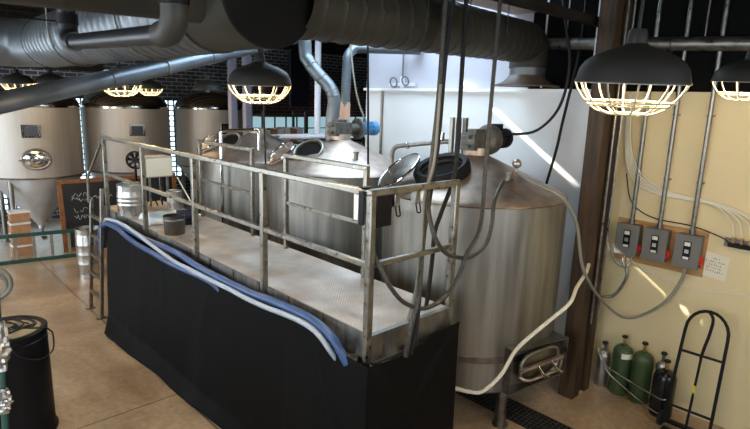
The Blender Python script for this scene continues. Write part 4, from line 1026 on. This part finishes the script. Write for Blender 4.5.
for x in (7.9,9.3):
    for y in (12.8,13.4): MB().bar((x,y,0),(x,y,3.0),.06).build('upright', IRON, t)
for z in (.5,1.3,2.1,2.85): MB().bb((7.9,12.8,z),(9.3,13.4,z+.05)).build('shelf', IRON, t)
rr = random.Random(5)
for i in range(6):
    x = 7.98+.22*i; h = rr.uniform(.22,.42)
    tag(MB().bb((x,12.85,2.15),(x+.18,13.25,2.15+h)).build('crate', (LABELWH,CARDB,LAVPIPE)[i%3], loc=(x+.09,13.05,2.15)), ['first','second','third','fourth','fifth','sixth'][i]+' box from the left on the upper shelf of the storage rack', 'box', 'boxes on the storage rack')
# thin ceiling rods and loose ceiling wires on the right
for i,(x,y) in enumerate(((6.2,3.62),(6.2,2.98),(6.25,2.90))):
    tag(MB().cyl((x,y,3.58 if i == 0 else 3.72),(x,y,ZC),.012,8).build('hanger_rod', WHITEPAINT, loc=(x,y,3.6)), ['leftmost','middle','rightmost'][i]+' thin pale rod hanging from the ceiling above the column', 'rod', 'ceiling rods above the column')
for i,pts in enumerate(([(5.2,1.9,5.1),(5.0,1.95,4.75),(5.3,2.1,4.55),(5.7,2.2,4.7),(6.0,2.3,5.0)],[(4.6,1.5,5.0),(4.8,1.6,4.6),(5.2,1.7,4.45),(5.6,1.9,4.6),(5.9,2.0,4.9)],[(5.5,1.2,4.9),(5.7,1.3,4.5),(6.0,1.35,4.42),(6.3,1.2,4.6)])):
    cab('ceiling_wire', ['left','middle','right'][i]+' loose wire drooping from the ceiling above the biggest lamp', pts, .014, CABLEGREY, group='loose wires under the ceiling')

# ------------------------------------------------------------------ sun through the added ceiling slots
S = bpy.data.lights.new('sun','SUN'); S.energy = 30; S.angle = math.radians(.5); S.color = (1,.97,.9)
so = bpy.data.objects.new('sun', S); COL.objects.link(so)
sd = Vector((.32,-1.5,-1.02)).normalized()
so.rotation_euler = sd.to_track_quat('-Z','Y').to_euler(); so.location = (5.5,8,8)
w = bpy.data.worlds.new('world'); scene.world = w; w.use_nodes = True
w.node_tree.nodes['Background'].inputs['Color'].default_value = (.55,.7,1,1); w.node_tree.nodes['Background'].inputs['Strength'].default_value = .3

# ------------------------------------------------------------------ camera
cd = bpy.data.cameras.new('camera'); cd.sensor_width = 36; cd.lens = 542/750*36; cd.clip_start = .02; cd.clip_end = 100
co = bpy.data.objects.new('camera', cd); COL.objects.link(co)
Rm = [[0.7291724, -0.1178757, 0.6741016],[-0.6836500, -0.1693793, 0.7098826],[0.0305009, -0.9784764, -0.2040924]]
M4 = Matrix.Identity(4)
for i in range(3):
    M4[i][0] = Rm[i][0]; M4[i][1] = -Rm[i][1]; M4[i][2] = -Rm[i][2]
M4[2][3] = 3.35
co.matrix_world = M4
scene.camera = co
scene.view_settings.view_transform = 'Standard'; scene.view_settings.look = 'None'; scene.view_settings.gamma = 1
scene.view_settings.use_curve_mapping = False
scene.view_settings.exposure = .3
scene.cycles.use_denoising = True
scene.cycles.max_bounces = 8; scene.cycles.sample_clamp_indirect = 6
